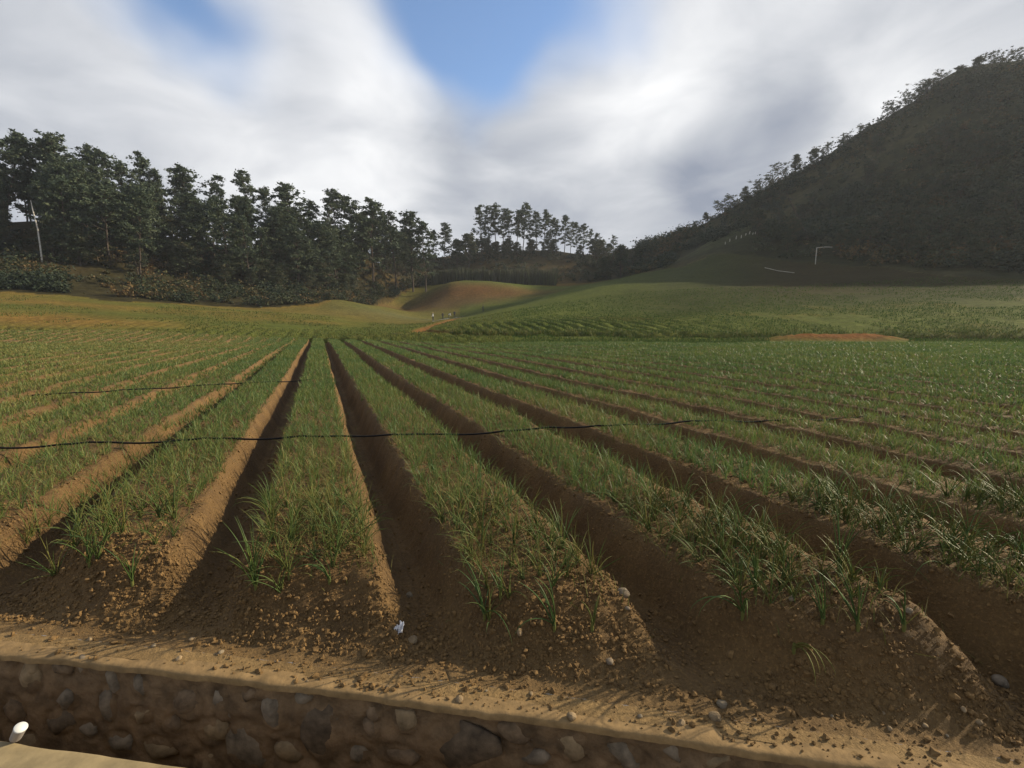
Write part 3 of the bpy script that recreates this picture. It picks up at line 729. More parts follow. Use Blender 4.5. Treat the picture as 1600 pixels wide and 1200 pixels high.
hero(1160, 965, 0.34, 7, 0.6, 1.8, 'onion plant trailing a long leaf down into the dark furrow', az_bias=math.pi, hang=2)
hero(1285, 975, 0.30, 6, 0.5, 1.3, 'onion plant on the dark left shoulder of the right bed end', az_bias=math.pi * 0.8)
hero(1340, 985, 0.32, 8, 0.5, 0.8, 'upright onion plant at the crest of the right bed end')
hero(1412, 985, 0.22, 5, 0.3, 1.3, 'lone small onion plant farthest right on the bed end crest', az_bias=math.pi * 0.8)
hero(1240, 1020, 0.27, 4, 0.4, 2.0, 'pale wilted onion plant hanging down the bed end slope', az_bias=camdir, hang=4, yellow=0.55, wid=0.010)
hero(1310, 895, 0.40, 9, 0.5, 0.9, 'tall onion plant with a bent pale leaf tip on the right bed', yellow=-0.05)
hero(1180, 930, 0.36, 9, 0.5, 1.0, 'dense tall onion plant leaning over the left edge of the right bed', az_bias=math.pi)

# ------------------------------------------------------------------ stones, clods and litter on the dirt
peb = [rock_mesh(400 + i, 2) for i in range(6)]
for m in peb: m.materials.append(M_PEBBLE)
sto = [rock_mesh(420 + i, 2) for i in range(4)]
for m in sto: m.materials.append(STONES[0])
bro = [rock_mesh(430 + i, 2) for i in range(4)]
for m in bro: m.materials.append(STONES[3])
for m in peb + bro: m.polygons.foreach_set('use_smooth', np.zeros(len(m.polygons), bool))
def lay_stone(px, py, hw, label, meshes, name='stone', group=None):
    p = hit(px, py, 0.8, 40); s = 0.85 * hw * np.linalg.norm(p - CAM) / F_PX
    o = thing(name, label, 'stone', (p[0], p[1], p[2] + s * 0.3), rng.uniform(0, 6.28), group, meshes[int(rng.integers(0, len(meshes)))])
    o.scale = (s, s * rng.uniform(0.7, 1), s * rng.uniform(0.6, 0.85))
lay_stone(973, 930, 13, 'angular grey stone lying in the dark furrow', sto)
lay_stone(640, 932, 7, 'small flat white stone in the furrow behind the litter', peb)
lay_stone(980, 952, 5, 'little stone just in front of the angular grey stone', sto)
lay_stone(1128, 1103, 8, 'pale upright stone on the dirt below the right bed end', peb)
lay_stone(1117, 1122, 9, 'brown broken stone on the dirt near the wall top', bro)
lay_stone(1065, 1130, 6, 'small brown lump on the dusty wall top', bro)
lay_stone(1563, 1068, 9, 'grey stone at the foot of the bed at the far right', sto)
lay_stone(645, 1003, 9, 'round brown lump beside the white litter', bro)
lay_stone(812, 990, 8, 'round buff stone in the crumbly bed end above the wall', bro)
lay_stone(952, 1035, 7, 'grey stone on the slope of the crumbly bed end', sto)
lay_stone(1237, 937, 6, 'pale oval stone among onions on the right bed', peb)
lay_stone(1420, 957, 6, 'pale stone on the right edge of the right bed', peb)
lay_stone(893, 1122, 8, 'brown stone perched on the wall edge', bro)
lay_stone(718, 1094, 7, 'brown stone on the wall top below the litter', bro)
for px, py in [(535, 1070), (605, 1075), (480, 1065), (760, 1080), (830, 1085), (1000, 1120), (1180, 1125), (1390, 1140), (1445, 1135), (1505, 1110), (1300, 1120), (1530, 1130), (300, 1000), (240, 1010), (1380, 1115), (1480, 1150), (280, 1030), (345, 1020), (140, 1000), (690, 1070)]:
    lay_stone(px, py, rng.uniform(2.2, 4.6), 'small loose stone on the dirt between the bed ends and the wall', bro if rng.random() < 0.6 else peb, 'stone', 'loose stones along the wall')
def clods():
    n = 120000
    x = rng.uniform(-3.0, 4.0, n); s = np.abs(rng.normal(0.42, 0.33, n)) + 0.02; far = rng.random(n) < 0.35; s = np.where(far, rng.uniform(0.6, 5, n), s)
    y = wall_y(x) + s
    k = np.round((x + 0.1) / P); u = np.abs(x - (k * P - 0.1)) / (P / 2)
    dens = np.where(s < 0.26, 0.14, np.where(u < 0.70, 1.0, 0.5)) * np.clip(0.55 + 2 * fbm(x * 2.5, y * 2.5, 3, 181), 0.08, 1)
    q = project(np.stack([x, y, np.full(n, -0.2)], 1))
    m = (rng.random(n) < dens) & (q[0] > -40) & (q[0] < 1640) & (q[2] > 0.7)
    x, y = x[m], y[m]; n = len(x)
    z = bed_height(x, y)
    bm = bmesh.new(); bmesh.ops.create_icosphere(bm, subdivisions=1, radius=1); bm.verts.ensure_lookup_table()
    bv = np.array([v.co for v in bm.verts]); bf = np.array([[v.index for v in f.verts] for f in bm.faces]); bm.free()
    r = np.minimum(0.0022 + rng.exponential(0.0034, n), 0.022)
    V = bv[None] * r[:, None, None] * rng.uniform(0.45, 1.3, (n, len(bv), 1)) * rng.uniform(0.7, 1.2, (n, 1, 3))
    V = V + np.stack([x, y, z + 0.25 * r], 1)[:, None, :]
    Fq = (np.arange(n)[:, None, None] * len(bv) + bf[None]).reshape(-1, 3)
    link('soil_clods', mesh_np('soil_clods', V.reshape(-1, 3), Fq, smooth=False), M_CLOD, kind='stuff', label='crumbs and clods of dry brown soil over the bed ends', category='soil')
clods()
# crumpled white litter: a folded sheet
p = hit(625, 986, 0.8, 30)
X, Y = np.meshgrid(np.linspace(-1, 1, 12), np.linspace(-1, 1, 10), indexing='ij')
Vl = np.stack([X * 0.036 * (1 - 0.3 * Y * Y) + 0.012 * fbm(X * 2, Y * 2, 2, 7), Y * 0.024 + 0.02 * fbm(X * 2.2 + 5, Y * 2, 2, 9), 0.045 * np.abs(fbm(X * 1.9, Y * 1.9, 3, 191)) * 2 + 0.03 * (X > -0.1) * (X + 0.1)], 2).reshape(-1, 3)
lit = thing('paper_litter', 'crumpled scrap of white plastic in the furrow between two beds', 'litter', (p[0], p[1], p[2] + 0.01), rad(-10), None, mesh_np('paper_litter', Vl, grid_faces(12, 10), smooth=False), M_PAPER)
sol = lit.modifiers.new('thickness', 'SOLIDIFY'); sol.thickness = 0.002
lit.rotation_euler = (rad(35), rad(-12), rad(-20))

# ------------------------------------------------------------------ irrigation hoses across the beds
def hose(pts, r, label):
    pts = np.array(pts, float); xs = np.arange(pts[0, 0], pts[-1, 0], 0.04)
    yy = np.interp(xs, pts[:, 0], pts[:, 1]) + 0.04 * fbm(xs * 0.8, xs * 0, 2, 201)
    g = bed_height(xs, yy) + 0.02
    # a stiff hose: it rests on the bed tops and spans the furrows
    hull = g.copy()
    for _ in range(600):
        sm = hull.copy(); sm[1:-1] = 0.5 * (hull[:-2] + hull[2:]) - 0.0003
        hull = np.maximum(g, sm)
    V, Fq = tube(np.stack([xs, yy, hull + r + 0.028 - 0.06 * sstep(4.6, 5.8, xs)], 1), r, 8)
    thing('irrigation_hose', label, 'hose', data=mesh_np('irrigation_hose', V, Fq), mat=M_HOSE)
hose([(-6.5, 7.9), (-3.39, 6.985), (-1.444, 6.448), (0.238, 5.97), (0.678, 5.86), (2.0, 5.4), (3.378, 4.98), (5.2, 4.66), (8.0, 4.2)], 0.011, 'black irrigation hose lying across the nearer onion beds')
hose([(-5.5, 12.0), (-3.03, 12.35), (-0.2, 12.7)], 0.012, 'thin black irrigation hose across the left beds farther back')

# ------------------------------------------------------------------ trees
def leaf_cloud(r, centers, radii, per, size, flat=0.65, tint_c=None):
    """small leaf faces spread through clumps"""
    n = len(centers); C_ = np.repeat(centers, per, 0); Rr_ = np.repeat(radii, per)
    d = r.normal(size=(n * per, 3)); d /= np.linalg.norm(d, axis=1)[:, None]
    d *= np.minimum(np.abs(r.normal(0.0, 0.62, (n * per, 1))), 1.5); d[:, 2] *= flat
    Pp = C_ + d * Rr_[:, None]
    a = r.normal(size=(n * per, 3)); a[:, 2] *= 0.6; a /= np.linalg.norm(a, axis=1)[:, None]
    b = np.cross(a, r.normal(size=(n * per, 3))); b /= np.linalg.norm(b, axis=1)[:, None] + 1e-9
    s = size * r.uniform(0.6, 1.3, (n * per, 1))
    V = np.stack([Pp - a * s, Pp + b * s * 0.55, Pp + a * s * 0.9, Pp - b * s * 0.5], 1).reshape(-1, 3)
    Fq = np.arange(n * per * 4).reshape(-1, 4)
    tc = r.uniform(0.15, 0.85, n) if tint_c is None else tint_c
    tn = np.clip(np.repeat(tc, per) + r.normal(0, 0.12, n * per), 0, 1)
    return V, Fq, np.repeat(tn, 4)
def make_tree(seed, style):
    r = np.random.default_rng(seed)
    parts = []; cen = []; rd = []
    if style == 'pine': Hh, t0, nl, lmax, r0 = 18.0, r.uniform(0.2, 0.36), int(r.integers(26, 34)), r.uniform(3.0, 4.2), 0.2
    elif style == 'tall': Hh, t0, nl, lmax, r0 = 20.0, r.uniform(0.28, 0.45), int(r.integers(20, 27)), r.uniform(2.6, 3.6), 0.2
    elif style == 'broad': Hh, t0, nl, lmax, r0 = 12.0, 0.16, int(r.integers(22, 28)), r.uniform(3.6, 4.6), 0.22
    else: Hh, t0, nl, lmax, r0 = 8.0, 0.22, int(r.integers(14, 20)), r.uniform(3.2, 4.4), 0.14       # umbrella
    zs = np.linspace(0, 1, 9); lean = r.normal(0, 0.5, 2)
    wob = np.cumsum(r.normal(0, 0.12, (9, 2)), 0)
    tp = np.stack([lean[0] * zs ** 1.5 * 2 + wob[:, 0], lean[1] * zs ** 1.5 * 2 + wob[:, 1], zs * Hh * 0.97], 1); tp[:, :2] -= tp[0, :2]; tp[0, 2] = -1.0
    parts.append(tube(tp, r0 * (1 - 0.82 * zs) , 7))
    ph = r.uniform(0, 6)
    for i in range(nl):
        t = t0 + (1 - t0) * ((i + r.uniform(0, 1)) / nl) ** 0.9
        b = np.array([np.interp(t, zs, tp[:, j]) for j in range(3)])
        a = ph + i * 2.4 + r.normal(0, 0.4)
        q = (t - t0) / (1 - t0)
        if style in ('pine', 'tall'): ln = lmax * (0.55 + 0.6 * math.sin(math.pi * min(1, q * 0.85 + 0.12))) * (1 - 0.55 * q ** 2) * r.uniform(0.55, 1.15); up = r.uniform(0.05, 0.55) + 0.5 * q
        elif style == 'broad': ln = lmax * math.sqrt(max(0.08, 1 - (2 * q - 0.75) ** 2 * 0.55)) * r.uniform(0.6, 1.1) * (1 - 0.4 * q); up = r.uniform(0.1, 0.6) + 0.5 * q
        else: ln = lmax * r.uniform(0.5, 1.1); up = r.uniform(0.35, 0.8) * (1.1 - 0.5 * q)
        dr = np.array([math.cos(a) * math.cos(up), math.sin(a) * math.cos(up), math.sin(up)])
        pts = [b, b + dr * ln * 0.5 + np.array([0, 0, 0.06 * ln]), b + dr * ln + np.array([0, 0, 0.14 * ln])]
        parts.append(tube(pts, [0.07 * (1.2 - t) + 0.03, 0.04, 0.02], 4))
        nc = {'pine': 4, 'tall': 3, 'broad': 5, 'umbrella': 4}[style]
        for j in range(nc):
            f = r.uniform(0.35, 1.05)
            cen.append(b + dr * ln * f + np.array([0, 0, 0.14 * ln * f]) + r.normal(0, 0.45, 3) * np.array([1, 1, 0.6]))
            rd.append(r.uniform(0.55, 1.05) * {'pine': 1.0, 'tall': 0.95, 'broad': 1.25, 'umbrella': 0.95}[style])
    cen.append(tp[-1]); rd.append(0.9)
    V, Fl = merge(parts)
    trunk = mesh_np('trunk', V, Fl); trunk.materials.append(M_BARK)
    per = {'pine': 44, 'tall': 44, 'broad': 44, 'umbrella': 46}[style]
    V, Fq, tn = leaf_cloud(r, np.array(cen), np.array(rd), per, {'pine': 0.27, 'tall': 0.26, 'broad': 0.3, 'umbrella': 0.2}[style], 0.6)
    crown = mesh_np('crown', V, Fq, smooth=False, tint=tn); crown.materials.append(M_PINE if style in ('pine', 'tall') else M_BROAD)
    top = float(V[:, 2].max())
    return trunk, crown, top
TREES = {s: [make_tree(500 + 20 * j + i, s) for i in range(n)] for j, (s, n) in enumerate((('pine', 6), ('tall', 5), ('broad', 5), ('umbrella', 4)))}
def plant_tree(x, y, h, style, name, label, group, cat='tree'):
    tr, cr, top = TREES[style][int(rng.integers(0, len(TREES[style])))]
    z = float(land(np.array([x]), np.array([y]))[0])
    o = thing(name, label, cat, (x, y, z - 0.2), rng.uniform(0, 6.28), group)
    s = h / top; w = s * rng.uniform(0.9, 1.3) * (1.0 if h > 9 else 1.1); o.scale = (w, w, s)
    link('trunk', tr, None, o); link('crown', cr, None, o)
    return o
def at_px(px, d): p = CAM + (Fh + RT * (px - 800) / F_PX) * d; return p[0], p[1]
def ground_py(px, d):
    x, y = at_px(px, d); return x, y, float(land(np.array([x]), np.array([y]))[0])
def tree_to(px, py_top, d, style, name, label, group, lo=5, hi=27):
    x, y, z = ground_py(px, d)
    zt = EYE + (507 - py_top) * d / F_PX * 1.0
    return plant_tree(x, y, float(np.clip(zt - z, lo, hi)), style, name, label, group)
sky_l = [(6, 234), (36, 222), (74, 226), (102, 234), (130, 224), (160, 236), (190, 246), (216, 262), (240, 250), (268, 274), (308, 268), (318, 285), (352, 282), (374, 292), (404, 274), (432, 300), (460, 293), (488, 318), (507, 300), (536, 306), (562, 312), (588, 310), (622, 338), (648, 336), (668, 350)]
for i, (px, py) in enumerate(sky_l):
    d = float(np.interp(px, [0, 100, 300, 450, 580, 660], [106, 110, 126, 137, 148, 164])) + rng.uniform(-3, 3)
    tree_to(px, py, d, 'tall' if px in (374, 352, 536, 507, 622) else 'pine', 'pine_tree', f'tall dark pine on the left skyline, {ordinal(i)} from the left edge', 'pines along the left skyline')
for i, (px, py, st) in enumerate([(696, 353, 'pine'), (735, 368, 'broad'), (680, 364, 'pine'), (716, 376, 'broad')]):
    tree_to(px, py, 200, st, 'pine_tree', ['slim lone pine between the wood and the far clump', 'short round tree just left of the far clump of pines', 'small pine at the right end of the left wood', 'low dark tree between the lone pine and the far clump'][i], 'trees in the skyline gap')
far = [(754, 324), (764, 321), (775, 322), (786, 330), (796, 332), (807, 330), (817, 322), (828, 334), (838, 336), (848, 332), (858, 340), (868, 343), (879, 340), (889, 349), (899, 350), (908, 352), (918, 358), (928, 366), (937, 376)]
for i, (px, py) in enumerate(far):
    tree_to(px, py + 2, 214 + rng.uniform(-4, 4), 'tall' if i % 3 == 1 else 'pine', 'pine_tree', f'slender pine in the far central clump, {ordinal(i)} from its left end', 'pines in the far central clump')
tree_to(955, 371, 196, 'tall', 'pine_tree', 'small thin pine behind the dark round tree in the saddle', 'trees in the saddle')
tree_to(966, 384, 172, 'broad', 'broadleaf_tree', 'dark round leafy tree in the saddle between the hills', 'trees in the saddle', 9)
tree_to(988, 404, 172, 'broad', 'broadleaf_tree', 'lower dark leafy tree right of the round saddle tree', 'trees in the saddle', 6)
tree_to(944, 402, 173, 'broad', 'broadleaf_tree', 'lower dark leafy tree left of the round saddle tree', 'trees in the saddle', 6)
# the body of the wood, down the slope
nt_ = 0
while nt_ < 170:
    px = rng.uniform(-30, 650); b0 = np.interp(px, bpx, bd) + 15; b1 = np.interp(px, [0, 100, 300, 450, 580, 660], [102, 106, 122, 133, 145, 160])
    b1 = max(b1, b0 + 1); d = rng.uniform(b0, b1)
    if 25 < px < 100 and d < 107: continue
    t = (d - b0) / max(1, b1 - b0)
    st = 'pine' if rng.random() < 0.30 + 0.55 * t else 'broad'
    h = rng.uniform(12, 19) if st == 'pine' else rng.uniform(6, 12) * (0.7 + 0.5 * t)
    x, y, z = ground_py(px, d)
    lim = np.interp(px, [q[0] for q in sky_l], [q[1] for q in sky_l]) + 26
    h = min(h, EYE + (507 - lim) * d / F_PX - z)
    if h < 4: continue
    where = ' around the bare white trunk' if px < 130 else (' right of the bare white trunk' if px < 290 else (' at the middle of the left slope' if px < 460 else ' at the right end of the left slope'))
    plant_tree(x, y, h, st, 'pine_tree' if st == 'pine' else 'broadleaf_tree', ('dark pine in the dense wood' if st == 'pine' else 'dark bushy broadleaf tree low in the wood') + where,
               ('pines inside the left wood' if st == 'pine' else 'broadleaf trees inside the left wood') + where)
    nt_ += 1
for px in (6, 38, 68, 96):
    x, y, z = ground_py(px, 111); plant_tree(x, y, 11.5, 'broad', 'broadleaf_tree', 'dark bushy broadleaf tree on the hill crest behind the bare white trunk', 'broadleaf trees behind the bare white trunk')
# back hill below the far pines
for i in range(60):
    px = rng.uniform(640, 990) if i < 26 else rng.uniform(740, 950); d = rng.uniform(186, 212) if i < 26 else rng.uniform(207, 214); x, y, z = ground_py(px, d)
    plant_tree(x, y, rng.uniform(2.5, 5) if i < 26 else rng.uniform(3, 8), 'broad', 'hillside_bush', 'low dark bush on the slope below the far central pines', 'bushes below the far central pines', 'bush')
# right hill: trees that break its skyline
rs = [(1118, 300, 206, 'umbrella'), (1130, 302, 204, 'umbrella'), (1168, 270, 202, 'umbrella'), (1185, 262, 200, 'umbrella'), (1205, 258, 197, 'umbrella'), (1222, 250, 195, 'broad'), (1250, 238, 192, 'broad'), (1262, 236, 190, 'umbrella'),
      (1285, 230, 188, 'umbrella'), (1298, 222, 186, 'umbrella'), (1318, 212, 183, 'umbrella'), (1352, 190, 180, 'umbrella'), (1362, 168, 178, 'umbrella'), (1376, 160, 177, 'umbrella'), (1392, 152, 175, 'umbrella'), (1408, 148, 174, 'umbrella'), (1428, 140, 172, 'umbrella'),
      (1450, 132, 169, 'broad'), (1475, 120, 167, 'broad'), (1500, 108, 164, 'umbrella'), (1522, 98, 161, 'umbrella'), (1545, 86, 158, 'umbrella'), (1562, 82, 156, 'umbrella'), (1585, 84, 154, 'broad'), (1604, 88, 152, 'broad'),
      (1075, 352, 212, 'broad'), (1058, 364, 216, 'umbrella'), (1035, 374, 220, 'umbrella'), (1018, 378, 224, 'umbrella'), (1003, 384, 228, 'umbrella'), (1150, 300, 204, 'broad'), (1092, 338, 209, 'broad')]
rs.sort()
for i, (px, py, d, st) in enumerate(rs):
    tree_to(px, py, d, st, 'hill_tree', f'small {"spreading open" if st == "umbrella" else "rounded dark"} tree on the right hill skyline, ' + (f'{ordinal(i)} from its low left end' if i < 30 else ('second from its top' if i == 30 else 'last at its top')), 'trees on the right hill skyline', 2.0, 7.5)
for i in range(90):
    px = rng.uniform(1130, 1700); b0 = np.interp(px, bpx, bd) + 6; b1 = np.interp(px, [1100, 1250, 1400, 1600], [200, 186, 168, 148])
    d = b0 + (b1 - b0) * rng.random() ** 1.25; x, y, z = ground_py(px, d)
    st = 'broad' if rng.random() < 0.75 else 'umbrella'
    t = (d - b0) / max(1, b1 - b0); where = ('low on the right hill' if t < 0.35 else ('halfway up the right hill' if t < 0.7 else 'near the top of the right hill')) + (', left of the white bent post' if px < 1274 else (', right of the white bent post' if px < 1450 else ', at the right edge'))
    kind = 'rounded dark' if st == 'broad' else 'spreading open'
    plant_tree(x, y, rng.uniform(4, 9), st, 'hill_tree', f'{kind} tree {where}', f'{kind} trees {where}')

# ------------------------------------------------------------------ undergrowth, scrub, thicket, bank grass
def bushes(name, pts, sizes, per, lsize, mat, label, cat, flat=0.75, lobes=4, tint_c=None, lift=0.35):
    r = rng
    pts = np.asarray(pts); n = len(pts)
    C_ = np.repeat(pts, lobes, 0); s = np.repeat(sizes, lobes)
    off = r.normal(0, 0.45, (n * lobes, 3)); off[:, 2] = np.abs(off[:, 2]) * 0.8
    C_ = C_ + off * s[:, None]; C_[:, 2] += s * lift * 0.6
    tc = np.repeat(tint_c if tint_c is not None else r.uniform(0.05, 0.95, n), lobes) + r.normal(0, 0.08, n * lobes)
    V, Fq, tn = leaf_cloud(r, C_, s * r.uniform(0.45, 0.8, n * lobes), per, lsize, flat, tc)
    return link(name, mesh_np(name, V, Fq, smooth=False, tint=tn), mat, kind='stuff', label=label, category=cat)
def scatter(n, fn):
    out = []
    for _ in range(n):
        px, d = fn(); x, y = at_px(px, d); out.append((x, y))
    a = np.array(out); z = land(a[:, 0], a[:, 1]); return np.concatenate([a, z[:, None]], 1)
def f_left():
    px = rng.uniform(-60, 690); b0 = np.interp(px, bpx, bd) + 1.5; b1 = np.interp(px, [0, 100, 300, 450, 580, 690], [100, 104, 120, 132, 146, 185])
    return px, b0 + (b1 - b0) * rng.random() ** 1.5
def f_spur():
    px = rng.uniform(520, 650); return px, np.interp(px, bpx, bd) + 1 + 42 * rng.random() ** 1.3
pts = scatter(2100, f_left); pts = pts[fbm(pts[:, 0] / 5, pts[:, 1] / 5, 3, 213, 0.6) > -0.04]; pts = np.concatenate([pts, scatter(240, f_spur)]); tc = np.clip(0.40 + 2.6 * fbm(pts[:, 0] / 6, pts[:, 1] / 6, 3, 211) + rng.normal(0, 0.25, len(pts)), 0, 1)
bushes('undergrowth', pts, np.clip(rng.lognormal(0.2, 0.5, len(pts)), 0.5, 3.2), 22, 0.24, M_SCRUB, 'tangled olive and rusty undergrowth at the foot of the left wood', 'undergrowth', tint_c=tc)
def f_right():
    px = rng.uniform(990, 1760); b0 = np.interp(px, bpx, bd) + 2; b1 = np.interp(px, [1000, 1100, 1250, 1400, 1600, 1700], [228, 206, 190, 173, 151, 142])
    return px, b0 + (b1 - b0) * rng.random() ** 1.1
def f_ridge():
    px = rng.uniform(1010, 1640); return px, float(np.interp(px, [990, 1050, 1100, 1170, 1250, 1330, 1400, 1500, 1600], [230, 218, 208, 202, 192, 182, 174, 164, 152])) + rng.normal(-3, 4)
pts = np.concatenate([scatter(5600, f_right), scatter(420, f_ridge)])
dens = fbm(pts[:, 0] / 17, pts[:, 1] / 17, 4, 221, 0.6); ppx = project(pts)
kp = (dens > -0.035 - 0.2 * (rng.random(len(pts)) < 0.12) - 0.12 * (np.arange(len(pts)) >= 5600)) & ~((np.abs(ppx[0] - 1120) < 70) & (np.abs(ppx[1] - 392 + 0.3 * (ppx[0] - 1120)) < 14))
pts = pts[kp]; tc = np.clip(0.20 + 2.4 * fbm(pts[:, 0] / 22, pts[:, 1] / 22, 4, 231) + rng.normal(0, 0.2, len(pts)), 0, 1)
bushes('hillside_scrub', pts, rng.uniform(1.0, 3.2, len(pts)), 18, 0.36, M_SCRUB, 'dark scrub covering the face of the right hill', 'scrub', tint_c=tc)
def f_back(): return rng.uniform(660, 1000), rng.uniform(178, 214)
pts = scatter(330, f_back); bushes('hillside_scrub', pts, rng.uniform(0.9, 2.2, len(pts)), 22, 0.3, M_SCRUB, 'low scrub over the slope below the far central pines', 'scrub', tint_c=np.clip(rng.normal(0.3, 0.2, len(pts)), 0, 1))
# straight-edged thicket of tall stems
pxs_ = rng.uniform(676, 868, 2600); ds_ = rng.uniform(170, 177, 2600)
b = np.array([at_px(a, c) for a, c in zip(pxs_, ds_)]); z = land(b[:, 0], b[:, 1]); b = np.concatenate([b, z[:, None] - 0.3], 1)
hh = 5.2 + 2.2 * fbm(b[:, 0] / 6, b[:, 1] / 6, 3, 241) + rng.normal(0, 0.4, len(b))
V, Fq, tn = blades(b, rng.uniform(0, 6.28, len(b)), np.abs(rng.normal(0, 0.06, len(b))), np.abs(rng.normal(0.25, 0.2, len(b))), hh, rng.uniform(0.18, 0.4, len(b)), 4, False, np.clip(rng.normal(0.35, 0.3, len(b)), 0, 1), face=rng.uniform(0, 3.14, len(b)))
link('cane_thicket', mesh_np('cane_thicket', V, Fq, tint=tn), M_CANE, kind='stuff', label='dark thicket of tall close stems behind the brown mound', category='thicket')
# grass and weeds on the bank beyond the field, and the plots farther off
def tufts(name, x, y, ln, w, mat, label, cat, tint):
    n = len(x); b = np.stack([x, y, land(x, y) - 0.03], 1)
    V, Fq, tn = blades(b, rng.uniform(0, 6.28, n), np.abs(rng.normal(0.1, 0.25, n)), np.abs(rng.normal(0.5, 0.4, n)), ln, w, 2, False, tint, face=rng.uniform(0, 3.14, n))
    link(name, mesh_np(name, V, Fq, tint=tn), mat, kind='stuff', label=label, category=cat)
n = 9000
t = rng.uniform(5.0, 11, n); i = np.minimum(t.astype(int), len(DRAIN) - 2); q = DRAIN[i] + (DRAIN[i + 1] - DRAIN[i]) * (t - i)[:, None]
q = q + Fh[None, :2] * np.abs(rng.normal(0.1, 1.1, n))[:, None] + rng.normal(0, 0.2, (n, 2)); m = fbm(q[:, 0] * 0.6, q[:, 1] * 0.6, 3, 251) > -0.15
q = q[m]; n = len(q)
tufts('bank_grass', q[:, 0], q[:, 1], rng.uniform(0.15, 0.5, n), np.full(n, 0.05), M_WEED, 'ragged grass along the low bank at the far edge of the field', 'grass', np.clip(rng.normal(0.25, 0.3, n), 0, 1))
n = 95000
d = 34.3 + 50 * rng.random(n) ** 1.9; px = rng.uniform(-40, 1640, n); a = np.array([at_px(u, v) for u, v in zip(px, d)])
dd, par = drain_dist(a[:, 0], a[:, 1])
m = (d > edge(a[:, 0], a[:, 1]) + 0.3) & (d < np.interp(px, bpx, bd) - 2) & (dd > 1.0) & ((d > 40.2) | (px < 700) | ((np.abs(px - 1310) > 108))) & (fbm(a[:, 0] / 5, a[:, 1] / 5, 3, 261) > np.where(px < 640, -0.12 + 0.22 * (px < 250) * (d > 44), -0.2))
rowok = np.where((px < 600) & (d < 60), np.cos(2 * np.pi * (a[:, 0] + 0.1) / P) > -0.85, True); m &= rowok
a = a[m]; n = len(a); d = d[m]
tufts('distant_crop', a[:, 0], a[:, 1], rng.uniform(0.1, 0.26, n) * np.where(d < 40, 1.25, 1.0), 0.0013 * d, M_FARCROP, 'green crop carpeting the plots beyond the near beds', 'crop', np.clip(rng.normal(0.68, 0.2, n) - 0.38 * (px[m] > 800), 0, 1))

# ------------------------------------------------------------------ bare trunk, poles, stakes on the slopes
x, y, z = ground_py(62, 88)
p0, p1 = atd(63, 385, 89), atd(48, 313, 89)
def pole(name, pts, r, label, cat, mat=M_PALEBARK, sides=7): 
    V, Fq = tube(pts, r, sides); return thing(name, label, cat, data=mesh_np(name, V, Fq), mat=mat)
gz = float(land(np.array([p0[0]]), np.array([p0[1]]))[0])
base = p0.copy(); base[2] = min(gz, p0[2]) - 0.3
pole('bare_trunk', [base, p0, 0.6 * p0 + 0.4 * p1 + np.array([0.15, 0, 0]), 0.2 * p0 + 0.8 * p1, p1], [0.14, 0.135, 0.12, 0.10, 0.05], 'bleached bare trunk leaning in front of the left wood', 'dead tree')
for px, pa, pb, d, w in ((222, 372, 400, 103, 'thin pale trunk standing in the middle of the left wood'), (466, 400, 440, 120, 'thin pale trunk low in the wood right of centre'), (1262, 372, 300, 128, 'pale slanting trunk among dark trees on the right hill')):
    a = atd(px, pb if pb > pa else pa, d); b = atd(px - (3 if px < 1000 else 34), pa if pb > pa else pb, d); g = float(land(np.array([a[0]]), np.array([a[1]]))[0]); a0 = a.copy(); a0[2] = min(g - 0.2, a[2] - 0.1)
    pole('bare_trunk', [a0, a, b], [0.16, 0.15, 0.09] if px < 1000 else [0.3, 0.28, 0.1], w, 'dead tree', M_BARK)
a, b, c = hit(1195, 419), hit(1216, 424), hit(1241, 427)
u3 = np.array([0, 0, 0.12])
pole('fallen_pole', [a + u3, b + u3, c + u3], 0.07, 'long pale curved pole lying on the dark field edge', 'pole', M_PALEBARK)
g = hit(1274, 413)
sp = thing('bent_post', 'white post with a side arm standing at the hill foot', 'post', tuple(g))
hgt = 23 * np.linalg.norm(g - CAM) / F_PX / 1.1
V, Fq = tube([(0, 0, -0.3), (0, 0, hgt * 0.5), (0.05, 0, hgt)], 0.09, 8); link('upright', mesh_np('upright', V, Fq), M_PALEBARK, sp)
V, Fq = tube([tuple(np.array([0.02, 0, hgt - 0.05])), tuple(RT * hgt * 0.5 + np.array([0, 0, hgt + 0.15])), tuple(RT * hgt * 0.95 + np.array([0, 0, hgt + 0.12]))], 0.07, 8); link('side_arm', mesh_np('side_arm', V, Fq), M_PALEBARK, sp)
for i, (px, py) in enumerate([(1140, 378), (1150, 374), (1158, 372), (1165, 368), (1171, 366), (1176, 367), (1180, 366), (1133, 382)]):
    g = hit(px, py); hh = rng.uniform(0.6, 1.2)
    pole('pale_stake', [g - np.array([0, 0, 0.3]), g + np.array([0.05, 0, hh * 0.5]), g + np.array([rng.normal(0, 0.2), 0, hh])], [0.12, 0.12, 0.09], 'pale stake on the terrace below the right hill skyline', 'stake', M_PALEBARK)['group'] = 'stakes on the hillside terrace'
# pale sheet by the workers
a = [hit(px, py) for px, py in ((676, 503), (700, 500), (724, 495), (700, 494))]
Vp = []
for t in np.linspace(0, 1, 14):
    l = np.array(a[0]) * (1 - t) + np.array(a[2]) * t
    for s in (-1, -0.3, 0.4, 1):
        q = l + Fh * s * 1.6 * math.sin(math.pi * min(0.97, t + 0.06)); q[2] = float(land(np.array([q[0]]), np.array([q[1]]))[0]) + 0.10 + 0.08 * rng.random(); Vp.append(q)
thing('ground_sheet', 'pale blue-grey sheet spread on the ground beside the workers', 'sheet', data=mesh_np('ground_sheet', Vp, grid_faces(14, 4)), mat=plain('pale_sheet', (0.26, 0.29, 0.31), 0.5))

